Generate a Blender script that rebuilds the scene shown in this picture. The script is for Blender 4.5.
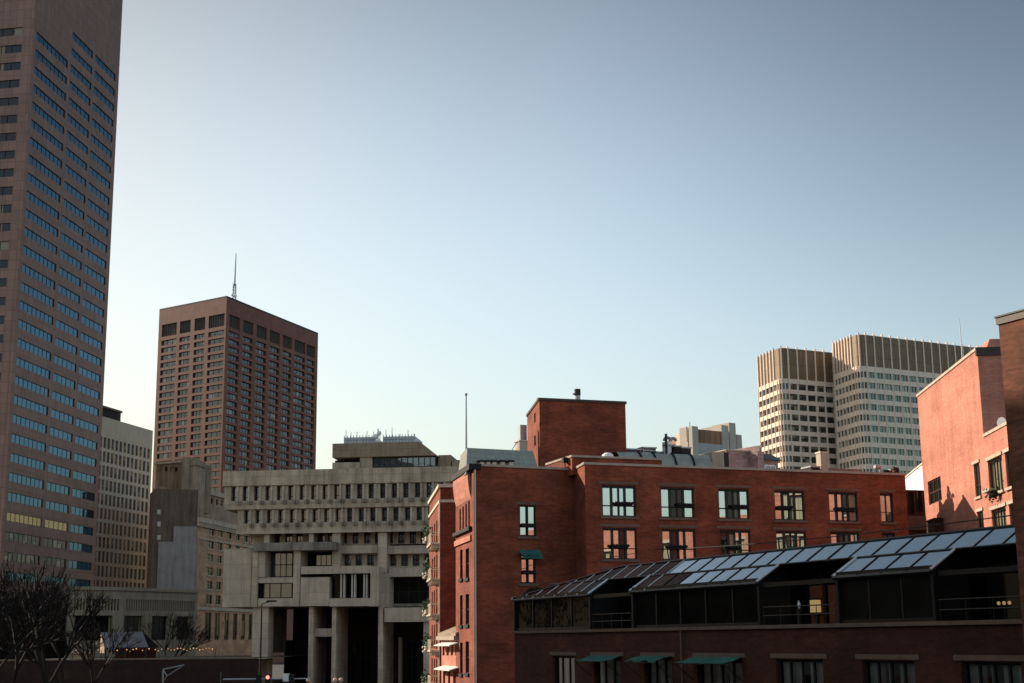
import bpy, math, random
from mathutils import Vector as V
random.seed(7)
for o in list(bpy.data.objects): bpy.data.objects.remove(o)
SC = bpy.context.scene; COL = SC.collection
R_ = math.radians
# ------------------------------------------------------------------ camera
CZ, FPX, HOR, ROLL = 9.0, 1440.0, 640.0, .0095
PITCH = math.atan((HOR-341.5)/FPX)
_c, _n = math.cos(PITCH), math.sin(PITCH)
CF = V((0,_c,_n)); _u0 = V((0,-_n,_c)); _r0 = V((1,0,0))
CR = _r0*math.cos(ROLL)-_u0*math.sin(ROLL); CU = _r0*math.sin(ROLL)+_u0*math.cos(ROLL)
CAM = V((0,0,CZ))
cd = bpy.data.cameras.new('camera'); cam = bpy.data.objects.new('camera', cd); COL.objects.link(cam)
cd.sensor_width = 36; cd.lens = FPX*36/1024; cd.clip_start = .5; cd.clip_end = 9000
from mathutils import Matrix
M3 = Matrix((CR, CU, -CF)).transposed().to_4x4(); M3.translation = CAM; cam.matrix_world = M3
SC.camera = cam
# ------------------------------------------------------------------ light
SUN_EL, SUN_AZ = 24.0, -60.0          # azimuth from the view axis (+Y), negative = left
SUNV = V((math.sin(R_(SUN_AZ))*math.cos(R_(SUN_EL)), math.cos(R_(SUN_AZ))*math.cos(R_(SUN_EL)), math.sin(R_(SUN_EL))))
w = bpy.data.worlds.new('World'); SC.world = w; w.use_nodes = True
wn = w.node_tree; wn.nodes.clear()
sky = wn.nodes.new('ShaderNodeTexSky'); sky.sky_type = 'NISHITA'; sky.sun_disc = False
sky.sun_elevation = R_(SUN_EL); sky.sun_rotation = R_(SUN_AZ); sky.altitude = 0
sky.air_density = 1.0; sky.dust_density = 4.0; sky.ozone_density = 1.0
bg = wn.nodes.new('ShaderNodeBackground'); bg.inputs[1].default_value = .15
wo = wn.nodes.new('ShaderNodeOutputWorld')
hs=wn.nodes.new('ShaderNodeHueSaturation'); hs.inputs['Saturation'].default_value=.95
wn.links.new(sky.outputs[0], hs.inputs['Color']); 
tc=wn.nodes.new('ShaderNodeTexCoord'); sp=wn.nodes.new('ShaderNodeSeparateXYZ'); wn.links.new(tc.outputs['Generated'],sp.inputs[0])
mr=wn.nodes.new('ShaderNodeMapRange'); mr.interpolation_type='SMOOTHSTEP'
for i,x in enumerate((.14,.54,1.07,.35)): mr.inputs[i+1].default_value=x
wn.links.new(sp.outputs['Z'],mr.inputs[0])          # clearer, deeper air overhead than along the horizon
mb_=wn.nodes.new('ShaderNodeMapRange'); mb_.interpolation_type='SMOOTHSTEP'
for i,x in enumerate((.15,-.45,0,1)): mb_.inputs[i+1].default_value=x
wn.links.new(sp.outputs['Y'],mb_.inputs[0])          # sky behind the viewer is brightened and warmed as added fill on shaded facades
ab=wn.nodes.new('ShaderNodeMath'); ab.operation='ADD'; wn.links.new(sp.outputs['X'],ab.inputs[0]); ab.inputs[1].default_value=.05
a2=wn.nodes.new('ShaderNodeMath'); a2.operation='ABSOLUTE'; wn.links.new(ab.outputs[0],a2.inputs[0])
s1=wn.nodes.new('ShaderNodeMapRange'); s1.interpolation_type='SMOOTHSTEP'; wn.links.new(a2.outputs[0],s1.inputs[0])
for i,x in enumerate((.05,.45,0,.36)): s1.inputs[i+1].default_value=x
s2=wn.nodes.new('ShaderNodeMapRange'); s2.interpolation_type='SMOOTHSTEP'; wn.links.new(sp.outputs['Z'],s2.inputs[0])
for i,x in enumerate((.05,.33,0,1)): s2.inputs[i+1].default_value=x
s3=wn.nodes.new('ShaderNodeMath'); s3.operation='MULTIPLY'; wn.links.new(s1.outputs[0],s3.inputs[0]); wn.links.new(s2.outputs[0],s3.inputs[1])
s4=wn.nodes.new('ShaderNodeMath'); s4.operation='SUBTRACT'; s4.inputs[0].default_value=1; wn.links.new(s3.outputs[0],s4.inputs[1])
s5=wn.nodes.new('ShaderNodeMath'); s5.operation='MULTIPLY'; wn.links.new(s4.outputs[0],s5.inputs[0]); wn.links.new(mr.outputs[0],s5.inputs[1])   # pale haze bank low over the city
mm=wn.nodes.new('ShaderNodeMix'); wn.links.new(mb_.outputs[0],mm.inputs[0]); wn.links.new(s5.outputs[0],mm.inputs[2]); mm.inputs[3].default_value=1.38
vm=wn.nodes.new('ShaderNodeVectorMath'); vm.operation='SCALE'; wn.links.new(hs.outputs[0],vm.inputs[0]); wn.links.new(mm.outputs[0],vm.inputs[3])
tn=wn.nodes.new('ShaderNodeMix'); tn.data_type='RGBA'; tn.blend_type='MULTIPLY'; wn.links.new(mb_.outputs[0],tn.inputs[0]); wn.links.new(vm.outputs[0],tn.inputs[6]); tn.inputs[7].default_value=(1.04,.96,.87,1)
# soft shoulder so that the air near the sun stays below white, and a slightly greener blue
dt=wn.nodes.new('ShaderNodeVectorMath'); dt.operation='DOT_PRODUCT'; wn.links.new(tn.outputs[2],dt.inputs[0]); wn.links.new(tn.outputs[2],dt.inputs[1])
m1=wn.nodes.new('ShaderNodeMath'); m1.operation='MULTIPLY_ADD'; wn.links.new(dt.outputs['Value'],m1.inputs[0]); m1.inputs[1].default_value=.0062; m1.inputs[2].default_value=1
m2=wn.nodes.new('ShaderNodeMath'); m2.operation='DIVIDE'; m2.inputs[0].default_value=1.22; wn.links.new(m1.outputs[0],m2.inputs[1])
v2=wn.nodes.new('ShaderNodeVectorMath'); v2.operation='SCALE'; wn.links.new(tn.outputs[2],v2.inputs[0]); wn.links.new(m2.outputs[0],v2.inputs[3])
v3=wn.nodes.new('ShaderNodeVectorMath'); v3.operation='MULTIPLY'; wn.links.new(v2.outputs[0],v3.inputs[0]); v3.inputs[1].default_value=(1.03,1.065,1.0)
wn.links.new(v3.outputs[0], bg.inputs[0]); wn.links.new(bg.outputs[0], wo.inputs[0])
sd = bpy.data.lights.new('sun', 'SUN'); sd.energy = 5.0; sd.angle = R_(.5); sd.color = (1,.84,.68)
so = bpy.data.objects.new('sun', sd); COL.objects.link(so); so.location = (-200,100,200)
so.rotation_euler = (-SUNV).to_track_quat('-Z','Y').to_euler()
SC.view_settings.view_transform = 'Standard'; SC.view_settings.look = 'None'
SC.view_settings.exposure = .55; SC.view_settings.gamma = 1; SC.view_settings.use_curve_mapping = False
SC.render.engine = 'CYCLES'
# ------------------------------------------------------------------ rays
def ray(x, y): return CF + CR*((x-512)/FPX) + CU*((341.5-y)/FPX)
def dep(x, y, Y): d = ray(x,y); return CAM + d*(Y/d.y)
def top(x, y, z): d = ray(x,y); return CAM + d*((z-CZ)/d.z)
Z = V((0,0,1))
class Fr:
    """a wall plane: u runs left to right seen from outside, n outwards, z is the world height"""
    def __init__(s, P, Q):
        s.O = V((P[0],P[1],0)); d = V((Q[0]-P[0],Q[1]-P[1],0)); s.L = d.length; s.U = d/s.L; s.N = V((s.U.y,-s.U.x,0))
    def P(s, u, n, z): return s.O + s.U*u + s.N*n + Z*z
    def px(s, x, y, n=0):
        d = ray(x,y); O = s.O + s.N*n; t = (O-CAM).dot(s.N)/d.dot(s.N); p = CAM+d*t
        return (p-s.O).dot(s.U), p.z
    def rect(s, x0, x1, y0, y1, n=0):
        xc, yc = (x0+x1)/2, (y0+y1)/2
        return s.px(x0,yc,n)[0], s.px(x1,yc,n)[0], s.px(xc,y1,n)[1], s.px(xc,y0,n)[1]
    def off(s, n): 
        a = s.O+s.N*n; b = a+s.U*s.L; return Fr(a,b)
# ------------------------------------------------------------------ mesh builder
LOC = {}
class MB:
    def __init__(s): s.v=[]; s.f=[]; s.m=[]
    def poly(s, pts, mi=0):
        i=len(s.v); s.v += [V(p) for p in pts]; s.f.append(tuple(range(i,i+len(pts)))); s.m.append(mi); return s
    def hexa(s, b, t, mi=0):          # bottom ring ccw from above, top ring
        n=len(b); s.poly(list(reversed(b)),mi); s.poly(t,mi)
        for i in range(n): j=(i+1)%n; s.poly([b[i],b[j],t[j],t[i]],mi)
        return s
    def box(s, fr, u0,u1,n0,n1,z0,z1, mi=0):
        if n0<n1: n0,n1=n1,n0          # n0 is outer
        q=[(u0,n0),(u1,n0),(u1,n1),(u0,n1)]
        return s.hexa([fr.P(a,b,z0) for a,b in q],[fr.P(a,b,z1) for a,b in q],mi)
    def prism(s, pts, z0, z1, mi=0): return s.hexa([V((p[0],p[1],z0)) for p in pts],[V((p[0],p[1],z1)) for p in pts],mi)
    def rect(s, fr, u0,u1,z0,z1,n=0,mi=0): return s.poly([fr.P(u0,n,z0),fr.P(u1,n,z0),fr.P(u1,n,z1),fr.P(u0,n,z1)],mi)
    def tube(s, p, q, r0, r1=None, k=8, mi=0, caps=True):
        p,q=V(p),V(q); r1=r0 if r1 is None else r1; d=(q-p).normalized()
        a=d.cross(V((0,0,1)) if abs(d.z)<.9 else V((1,0,0))).normalized(); b=d.cross(a)
        A=[p+(a*math.cos(i*2*math.pi/k)+b*math.sin(i*2*math.pi/k))*r0 for i in range(k)]
        B=[q+(a*math.cos(i*2*math.pi/k)+b*math.sin(i*2*math.pi/k))*r1 for i in range(k)]
        for i in range(k): j=(i+1)%k; s.poly([A[i],A[j],B[j],B[i]],mi)
        if caps: s.poly(list(reversed(A)),mi); s.poly(B,mi)
        return s
    def ball(s, c, r, mi=0, k=10, sz=1):
        c=V(c); g=[[c+V((r*math.sin(math.pi*i/6)*math.cos(2*math.pi*j/k), r*math.sin(math.pi*i/6)*math.sin(2*math.pi*j/k), sz*r*math.cos(math.pi*i/6))) for j in range(k)] for i in range(7)]
        for i in range(6):
            for j in range(k): s.poly([g[i+1][j],g[i+1][(j+1)%k],g[i][(j+1)%k],g[i][j]],mi)
        return s
    def wall(s, fr, u0,u1,z0,z1, holes=(), depth=.3, back=False, mi=0, bmi=0):
        H=[(max(a,u0),min(b,u1),max(c,z0),min(d,z1)) for a,b,c,d in holes]
        H=[h for h in H if h[1]-h[0]>.01 and h[3]-h[2]>.01]
        us=sorted({u0,u1,*[h[0] for h in H],*[h[1] for h in H]}); zs=sorted({z0,z1,*[h[2] for h in H],*[h[3] for h in H]})
        def clean(l):
            r=[l[0]]
            for a in l[1:]:
                if a-r[-1]>1e-5: r.append(a)
            return r
        us,zs=clean(us),clean(zs)
        for k in range(len(zs)-1):
            zc=(zs[k]+zs[k+1])/2; row=[h for h in H if h[2]<zc<h[3]]; st=None
            for i in range(len(us)-1):
                uc=(us[i]+us[i+1])/2; inside=any(h[0]<uc<h[1] for h in row)
                if not inside and st is None: st=us[i]
                if st is not None and (inside or i==len(us)-2):
                    e=us[i] if inside else us[i+1]; s.rect(fr,st,e,zs[k],zs[k+1],0,mi); st=None
        for a,b,c,d in H:
            P=lambda u,n,z: fr.P(u,n,z)
            s.poly([P(a,0,c),P(a,0,d),P(a,-depth,d),P(a,-depth,c)][::-1],mi); s.poly([P(b,0,c),P(b,-depth,c),P(b,-depth,d),P(b,0,d)][::-1],mi)
            s.poly([P(a,0,c),P(a,-depth,c),P(b,-depth,c),P(b,0,c)][::-1],mi); s.poly([P(a,0,d),P(b,0,d),P(b,-depth,d),P(a,-depth,d)][::-1],mi)
            if back: s.rect(fr,a,b,c,d,-depth,bmi)
        return s
    def shell(s, pts, z0, z1, holes={}, depth=.3, roof=True, back=False):
        n=len(pts)
        for i in range(n):
            fr=Fr(pts[i],pts[(i+1)%n]); s.wall(fr,0,fr.L,z0,z1,holes.get(i,()),depth,back)
        if roof: s.poly([(p[0],p[1],z1) for p in pts])
        return s
    def build(s, name, mats, parent=None, smooth=False, uvscale=1):
        if not isinstance(mats,(list,tuple)): mats=[mats]
        base=LOC.get(parent.name,V((0,0,0))) if parent else (sum(s.v,V((0,0,0)))/max(1,len(s.v)) if s.v else V((0,0,0)))
        if not parent and s.v: base=V((base.x,base.y,min(p.z for p in s.v)))
        me=bpy.data.meshes.new(name); me.from_pydata([tuple(p-base) for p in s.v],[],s.f)
        for m in mats: me.materials.append(m)
        me.polygons.foreach_set('material_index',s.m)
        uv=me.uv_layers.new(name='UVMap').data
        for p,f in zip(me.polygons,s.f):
            n=p.normal
            if abs(n.z)>.92:
                for li,vi in zip(p.loop_indices,f): uv[li].uv=(s.v[vi].x,s.v[vi].y)
            else:
                t=Z.cross(n).normalized(); b=n.cross(t)
                for li,vi in zip(p.loop_indices,f): uv[li].uv=(s.v[vi].dot(t),s.v[vi].dot(b))
        if smooth: me.polygons.foreach_set('use_smooth',[True]*len(me.polygons))
        o=bpy.data.objects.new(name,me); COL.objects.link(o)
        if parent: o.parent=parent; LOC[o.name]=base
        else: o.location=base; LOC[o.name]=base
        return o
def thing(name,label,cat,loc,group=None):
    o=bpy.data.objects.new(name,None); COL.objects.link(o); o.location=loc; o.empty_display_size=1
    o['label']=label; o['category']=cat
    if group: o['group']=group
    LOC[o.name]=V(loc); return o
def tag(o,label,cat,group=None):
    o['label']=label; o['category']=cat
    if group: o['group']=group
    return o
def struct(o): o['kind']='structure'; return o
# ------------------------------------------------------------------ materials
class NT:
    def __init__(s,name):
        s.m=bpy.data.materials.new(name); s.m.use_nodes=True; s.t=s.m.node_tree; s.t.nodes.clear()
        s.out=s.n('ShaderNodeOutputMaterial'); s.uv=s.n('ShaderNodeUVMap'); s.uv.uv_map='UVMap'
    def n(s,k,**kw):
        o=s.t.nodes.new(k)
        for a,b in kw.items(): setattr(o,a,b)
        return o
    def l(s,a,b): s.t.links.new(a,b)
    def map(s,sx,sy,off=0):
        m=s.n('ShaderNodeMapping'); m.inputs['Scale'].default_value=(sx,sy,1); m.inputs['Location'].default_value=(off,off*.7,0); s.l(s.uv.outputs[0],m.inputs[0]); return m.outputs[0]
    def noise(s,sx,sy,det=4,off=0,rough=.6):
        o=s.n('ShaderNodeTexNoise'); o.inputs['Scale'].default_value=1; o.inputs['Detail'].default_value=det; o.inputs['Roughness'].default_value=rough
        s.l(s.map(sx,sy,off),o.inputs['Vector']); return o.outputs['Fac']
    def rng(s,f,a,b,c,d):
        o=s.n('ShaderNodeMapRange'); s.l(f,o.inputs[0])
        for i,x in enumerate((a,b,c,d)): o.inputs[i+1].default_value=x
        return o.outputs[0]
    def mul(s,col,f):
        o=s.n('ShaderNodeMix',data_type='RGBA',blend_type='MULTIPLY'); o.inputs[0].default_value=1
        s.l(col,o.inputs[6]); s.l(f,o.inputs[7]); return o.outputs[2]
    def mix(s,f,a,b):
        o=s.n('ShaderNodeMix',data_type='RGBA'); s.l(f,o.inputs[0])
        for i,x in ((6,a),(7,b)):
            if isinstance(x,tuple): o.inputs[i].default_value=(*x,1)
            else: s.l(x,o.inputs[i])
        return o.outputs[2]
    def rgb(s,c): o=s.n('ShaderNodeRGB'); o.outputs[0].default_value=(*c,1); return o.outputs[0]
    def bsdf(s,col,rough=.85,metal=0,bump=None,bs=.2,spec=.3):
        b=s.n('ShaderNodeBsdfPrincipled'); b.inputs['Roughness'].default_value=rough; b.inputs['Metallic'].default_value=metal
        b.inputs['Specular IOR Level'].default_value=spec
        if isinstance(col,tuple): b.inputs['Base Color'].default_value=(*col,1)
        else: s.l(col,b.inputs['Base Color'])
        if bump is not None:
            bm=s.n('ShaderNodeBump'); bm.inputs['Strength'].default_value=bs; bm.inputs['Distance'].default_value=.05; s.l(bump,bm.inputs['Height']); s.l(bm.outputs[0],b.inputs['Normal'])
        s.l(b.outputs[0],s.out.inputs[0]); return s.m
def brick(name,c1,c2,mort,bw=.22,bh=.075,ms=.008,stain=.35,mot=1):
    t=NT(name); b=t.n('ShaderNodeTexBrick'); t.l(t.map(1,1),b.inputs['Vector'])
    b.inputs['Scale'].default_value=1; b.inputs['Brick Width'].default_value=bw; b.inputs['Row Height'].default_value=bh; b.inputs['Mortar Size'].default_value=ms
    for k,c in (('Color1',c1),('Color2',c2),('Mortar',mort)): b.inputs[k].default_value=(*c,1)
    f=t.rng(t.noise(.22,.5,5),.3,.7,1-stain,1+stain*.6); g=t.rng(t.noise(1.1,5,5,9),.27,.73,1-.4*mot,1+.34*mot); k=t.rng(t.noise(.06,.35,4,55),.35,.65,.88,1.1); h=t.rng(t.noise(.9,.12,3,31),.45,.72,1.05,.8)
    c=t.mul(t.mul(t.mul(t.mul(b.outputs[0],f),g),h),k)
    return t.bsdf(c,.9,bump=b.outputs[1],bs=-.3)
def concrete(name,c,stain=.35,board=0,sx=.6,rough=.9):
    t=NT(name); f=t.rng(t.noise(.35,.35,6),.3,.7,1-stain*.6,1+stain*.4)
    s=t.rng(t.noise(sx*2,.1,5,17),.42,.75,1.0,1-stain*1.3); g=t.rng(t.noise(3,3,4,5),.3,.7,.9,1.08)
    col=t.mul(t.mul(t.mul(t.rgb(c),f),s),g)
    if board:
        b=t.n('ShaderNodeTexBrick',offset=0); t.l(t.map(1,1),b.inputs['Vector']); b.inputs['Scale'].default_value=1
        b.inputs['Brick Width'].default_value=board*2.2; b.inputs['Row Height'].default_value=board; b.inputs['Mortar Size'].default_value=.03
        for k,q in (('Color1',1),('Color2',.9),('Mortar',.6)): b.inputs[k].default_value=(q,q,q,1)
        col=t.mul(col,b.outputs[0])
    return t.bsdf(col,rough)
def panels(name,c1,c2,line,bw,bh,ms=.04,rough=.55):
    t=NT(name); b=t.n('ShaderNodeTexBrick',offset=0); t.l(t.map(1,1),b.inputs['Vector']); b.inputs['Scale'].default_value=1
    b.inputs['Brick Width'].default_value=bw; b.inputs['Row Height'].default_value=bh; b.inputs['Mortar Size'].default_value=ms
    for k,c in (('Color1',c1),('Color2',c2),('Mortar',line)): b.inputs[k].default_value=(*c,1)
    f=t.rng(t.noise(.15,.15,5),.3,.7,.86,1.12); g=t.rng(t.noise(1.3,.06,4,3),.4,.75,1.04,.8)
    return t.bsdf(t.mul(t.mul(b.outputs[0],f),g),rough)
def paint(name,c,rough=.6,metal=0,var=.12):
    t=NT(name); f=t.rng(t.noise(1.5,.7,5),.3,.7,1-var,1+var)
    return t.bsdf(t.mul(t.rgb(c),f),rough,metal)
def glass(name,inner,tint,refl,rough=.02,wav=.02,var=.5,blind=None,bfac=.0,ws=.7,top=1):
    """opaque window glass: dark room (some with blinds) under a mirror coat; varies from pane to pane"""
    t=NT(name); oi=t.n('ShaderNodeObjectInfo')
    r=t.rng(oi.outputs['Random'],0,1,1-var,1+var)
    col=t.mul(t.rgb(inner),r)
    if blind:
        wn_=t.n('ShaderNodeTexWhiteNoise',noise_dimensions='3D'); 
        fl=t.n('ShaderNodeVectorMath',operation='FLOOR'); t.l(t.map(.55,.28),fl.inputs[0]); t.l(fl.outputs[0],wn_.inputs[0])
        st=t.rng(wn_.outputs[0],1-bfac,1-bfac+.01,0,1); col=t.mix(st,col,blind)
    d=t.n('ShaderNodeBsdfDiffuse'); t.l(col,d.inputs[0])
    g=t.n('ShaderNodeBsdfGlossy'); g.inputs['Color'].default_value=(*tint,1); g.inputs['Roughness'].default_value=rough
    bm=t.n('ShaderNodeBump'); bm.inputs['Strength'].default_value=wav; bm.inputs['Distance'].default_value=.4; t.l(t.noise(ws,ws,2,2),bm.inputs['Height']); t.l(bm.outputs[0],g.inputs['Normal'])
    lw=t.n('ShaderNodeFresnel'); lw.inputs[0].default_value=1.5
    mr=t.rng(lw.outputs[0],.04,1,refl,top)
    m=t.n('ShaderNodeMixShader'); t.l(mr,m.inputs[0]); t.l(d.outputs[0],m.inputs[1]); t.l(g.outputs[0],m.inputs[2]); t.l(m.outputs[0],t.out.inputs[0]); return t.m
def clear_glass(name,refl=.08,tint=(.8,.85,.85)):
    t=NT(name); tr=t.n('ShaderNodeBsdfTransparent'); tr.inputs[0].default_value=(*tint,1); g=t.n('ShaderNodeBsdfGlossy'); g.inputs['Roughness'].default_value=.03
    lw=t.n('ShaderNodeFresnel'); lw.inputs[0].default_value=1.5; mr=t.rng(lw.outputs[0],.04,1,refl,1)
    m=t.n('ShaderNodeMixShader'); t.l(mr,m.inputs[0]); t.l(tr.outputs[0],m.inputs[1]); t.l(g.outputs[0],m.inputs[2]); t.l(m.outputs[0],t.out.inputs[0]); return t.m
def glow(name,c,s):
    t=NT(name); e=t.n('ShaderNodeEmission'); e.inputs[0].default_value=(*c,1); e.inputs[1].default_value=s; t.l(e.outputs[0],t.out.inputs[0]); return t.m
def curtain_mat(name,c):
    t=NT(name); f=t.rng(t.noise(5,.05,3),.3,.7,.6,1.2); return t.bsdf(t.mul(t.rgb(c),f),.95)
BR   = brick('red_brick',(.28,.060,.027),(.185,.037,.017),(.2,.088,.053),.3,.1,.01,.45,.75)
BRP  = brick('rose_brick',(.53,.20,.14),(.44,.155,.105),(.45,.24,.17),.3,.1,.01,stain=.2,mot=.4)
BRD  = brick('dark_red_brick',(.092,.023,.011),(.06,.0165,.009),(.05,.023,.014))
BRK  = brick('deep_shade_brick',(.03,.014,.010),(.022,.011,.008),(.025,.018,.014))  # near-black brick colour has the deep shade of terrace and lobby painted in
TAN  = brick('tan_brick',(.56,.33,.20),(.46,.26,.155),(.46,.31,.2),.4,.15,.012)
CONC = concrete('weathered_concrete',(.50,.40,.285),.42,board=1.5)
CONC2= concrete('smooth_concrete',(.49,.395,.295),.25,board=2.4)
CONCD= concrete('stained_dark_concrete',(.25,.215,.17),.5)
CONCF= concrete('pale_precast',(.50,.45,.385),.15)
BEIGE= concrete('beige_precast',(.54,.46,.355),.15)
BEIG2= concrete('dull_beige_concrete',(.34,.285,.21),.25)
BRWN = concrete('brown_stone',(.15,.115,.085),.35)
SAND = concrete('sandstone',(.36,.28,.2),.4)
PARTY= concrete('grey_render',(.30,.28,.26),.25)
LIME = concrete('limestone',(.5,.42,.32),.25)
ROOF = concrete('roof_felt',(.12,.115,.11),.3)
PALE = concrete('pale_roof_panels',(.36,.36,.32),.2)
GRAN = panels('brown_granite',(.285,.165,.13),(.235,.135,.107),(.13,.08,.063),1.5,1.95)
GRAN2= panels('red_granite',(.225,.088,.06),(.178,.068,.047),(.1,.043,.032),3.0,4.2,.06)
BRONZ= panels('bronze_louvers',(.27,.18,.10),(.21,.14,.08),(.09,.06,.036),.6,5,.08)
DARK = paint('dark_bronze_metal',(.022,.019,.017),.45,.3)
BLACK= paint('black_metal',(.012,.012,.012),.75,0)
STEEL= paint('grey_steel',(.33,.34,.35),.4,.6)
WHITE= paint('white_paint',(.78,.77,.74),.5)
CREAM= paint('cream_paint',(.62,.52,.40),.7)
LINT = concrete('brown_lintel_stone',(.17,.105,.075),.2)
COPE = concrete('coping_stone',(.42,.34,.27),.2)
COPM = paint('lead_coping',(.05,.038,.031),.5,.3)
RIB  = paint('aluminium_glazing_bar',(.6,.58,.56),.45,.3)
GREEN= paint('green_awning_cloth',(.028,.125,.095),.85,var=.3)
MAUVE= brick('mauve_brick',(.33,.21,.2),(.29,.18,.17),(.3,.22,.2))
RUST = panels('rust_cladding',(.30,.15,.08),(.24,.12,.065),(.13,.07,.04),1.6,30,.12)
GROOF= panels('grey_green_roof',(.30,.315,.27),(.27,.29,.25),(.2,.21,.19),3,.5,.02,.4)
LEAF = paint('dark_green_leaf',(.06,.12,.05),.7,var=.4)
BARK = paint('dark_bark',(.018,.014,.012),.95,var=.4)
SLATE= paint('blue_grey_canopy',(.035,.046,.07),.6)
ORNG = paint('terracotta_panel',(.16,.05,.02),.8)
TREAD= paint('dark_interior',(.03,.026,.023),.9)
G_TWR= glass('blue_tinted_glass',(.010,.020,.028),(.36,.62,.82),.22,wav=.012,var=.3)
G_AMB= glass('gold_reflection_glass',(.50,.28,.09),(.9,.8,.6),.14,var=.15)  # amber colour paints in the gold reflections of the lower tower rows
G_DRK= glass('dark_glass',(.012,.012,.013),(.85,.85,.9),.035,blind=(.24,.19,.12),bfac=.16)
G_BRN= glass('office_glass',(.02,.022,.025),(.8,.85,.9),.085,wav=.03,var=.5,blind=(.22,.21,.19),bfac=.12)
G_BEI= glass('recessed_glass',(.014,.012,.011),(.9,.86,.8),.05,var=.4,blind=(.30,.19,.08),bfac=.14)
G_CH = glass('grey_office_glass',(.016,.018,.021),(.85,.92,1),.17,wav=.02,var=.5)
G_MIR= glass('mirror_glass',(.02,.02,.02),(.75,.9,.97),.18,rough=.01,wav=.035,var=.4,ws=.5)
G_RM = glass('reflective_house_glass',(.05,.045,.035),(.78,.9,.95),.56,rough=.01,wav=.012,var=.6,ws=.35)
G_JFK= glass('greenish_glass',(.03,.032,.025),(.8,.92,.9),.11,wav=.03,var=.7,blind=(.24,.22,.16),bfac=.22)
G_SUN= glass('dark_conservatory_glass',(.010,.009,.008),(.8,.8,.8),.012,wav=.02,var=.3,top=.025)
G_ROOF=glass('roof_glass',(.05,.06,.065),(.78,.9,.97),.54,rough=.03,wav=.012,var=.25,ws=.8)
G_ROOB=glass('brick_reflection_glass',(.05,.020,.015),(.7,.62,.58),.03,rough=.06,wav=.03,var=.6,ws=.8,top=.16)  # brown colour paints in the reflection of the brick block
G_CLR= clear_glass('clear_glass')
CURT = curtain_mat('grey_curtain',(.42,.40,.37))
CURT2= curtain_mat('cream_curtain',(.55,.47,.33))
LAMPY= glow('warm_lamp',(1,.68,.28),.22); BULB=glow('string_bulb',(1,.5,.2),.7); REDL=glow('red_signal',(1,.12,.10),3.5)
GREYD= paint('dark_grey_screen',(.085,.072,.062),.7)
# ------------------------------------------------------------------ generic parts
def cut100(parent, items, name, mats, make):
    """items sorted by importance: the first 100 become parts of their own, the rest one part"""
    for it in items[:100]:
        mb=MB(); make(mb,it); mb.build(name,mats,parent)
    if len(items)>100:
        mb=MB()
        for it in items[100:]: make(mb,it)
        o=mb.build(name,mats,parent); o['kind']='stuff'; o['label']='remaining windows'
def framed(parent, fr, r, n, fmat, pmat, fw=.08, mu=(), mz=(), bw=None, name='window', proud=.06, pane='pane', jit=0, dark=(), dmat=None):
    """a window: frame with bars (thing's part) and its pane (sub-part)"""
    u0,u1,z0,z1=r; bw=bw or fw; mb=MB(); a,b=n+proud,n-.05
    mb.box(fr,u0,u1,a,b,z0,z0+fw); mb.box(fr,u0,u1,a,b,z1-fw,z1); mb.box(fr,u0,u0+fw,a,b,z0+fw,z1-fw); mb.box(fr,u1-fw,u1,a,b,z0+fw,z1-fw)
    for m in mu:
        m,wd=(m if isinstance(m,tuple) else (m,bw)); c=u0+(u1-u0)*m; mb.box(fr,c-wd/2,c+wd/2,a-.004,b,z0+fw,z1-fw)
    for m in mz:
        m,wd=(m if isinstance(m,tuple) else (m,bw)); c=z0+(z1-z0)*m; mb.box(fr,u0+fw,u1-fw,a-.008,b,c-wd/2,c+wd/2)
    o=mb.build(name,fmat,parent)
    p=MB(); us=[u0]+[u0+(u1-u0)*(m[0] if isinstance(m,tuple) else m) for m in mu]+[u1]
    for i in range(len(us)-1):
        j=[random.uniform(-jit,jit) for _ in range(2)]
        p.poly([fr.P(us[i],n+j[0],z0),fr.P(us[i+1],n-j[0],z0),fr.P(us[i+1],n-j[0]+j[1],z1),fr.P(us[i],n+j[0]+j[1],z1)],1 if i in dark else 0)
    p.build(pane,[pmat,dmat] if dark else pmat,o); return o
def area_key(fr):
    def k(r):
        d=(fr.P((r[0]+r[1])/2,0,(r[2]+r[3])/2)-CAM).length; return -(r[1]-r[0])*(r[3]-r[2])/d/d
    return k
exec_parts=[]
# ================================================================== GROUND AND STREET
g=MB(); S=6000
g.poly([(-S,-800,0),(S,-800,0),(S,S,0),(-S,S,0)])
tg=NT('asphalt'); f=tg.rng(tg.noise(.2,.2,6),.3,.7,.75,1.25); f2=tg.rng(tg.noise(9,9,3),.3,.7,.85,1.15)
struct(g.build('ground',tg.bsdf(tg.mul(tg.mul(tg.rgb((.05,.05,.051)),f),f2),.9)))
pv=MB(); pv.poly([(-140,205,.004),(60,205,.004),(60,330,.004),(-140,330,.004)])
struct(pv.build('plaza_paving',brick('brick_paving',(.16,.075,.05),(.13,.06,.04),(.12,.09,.07),.4,.2,.01)))
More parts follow.
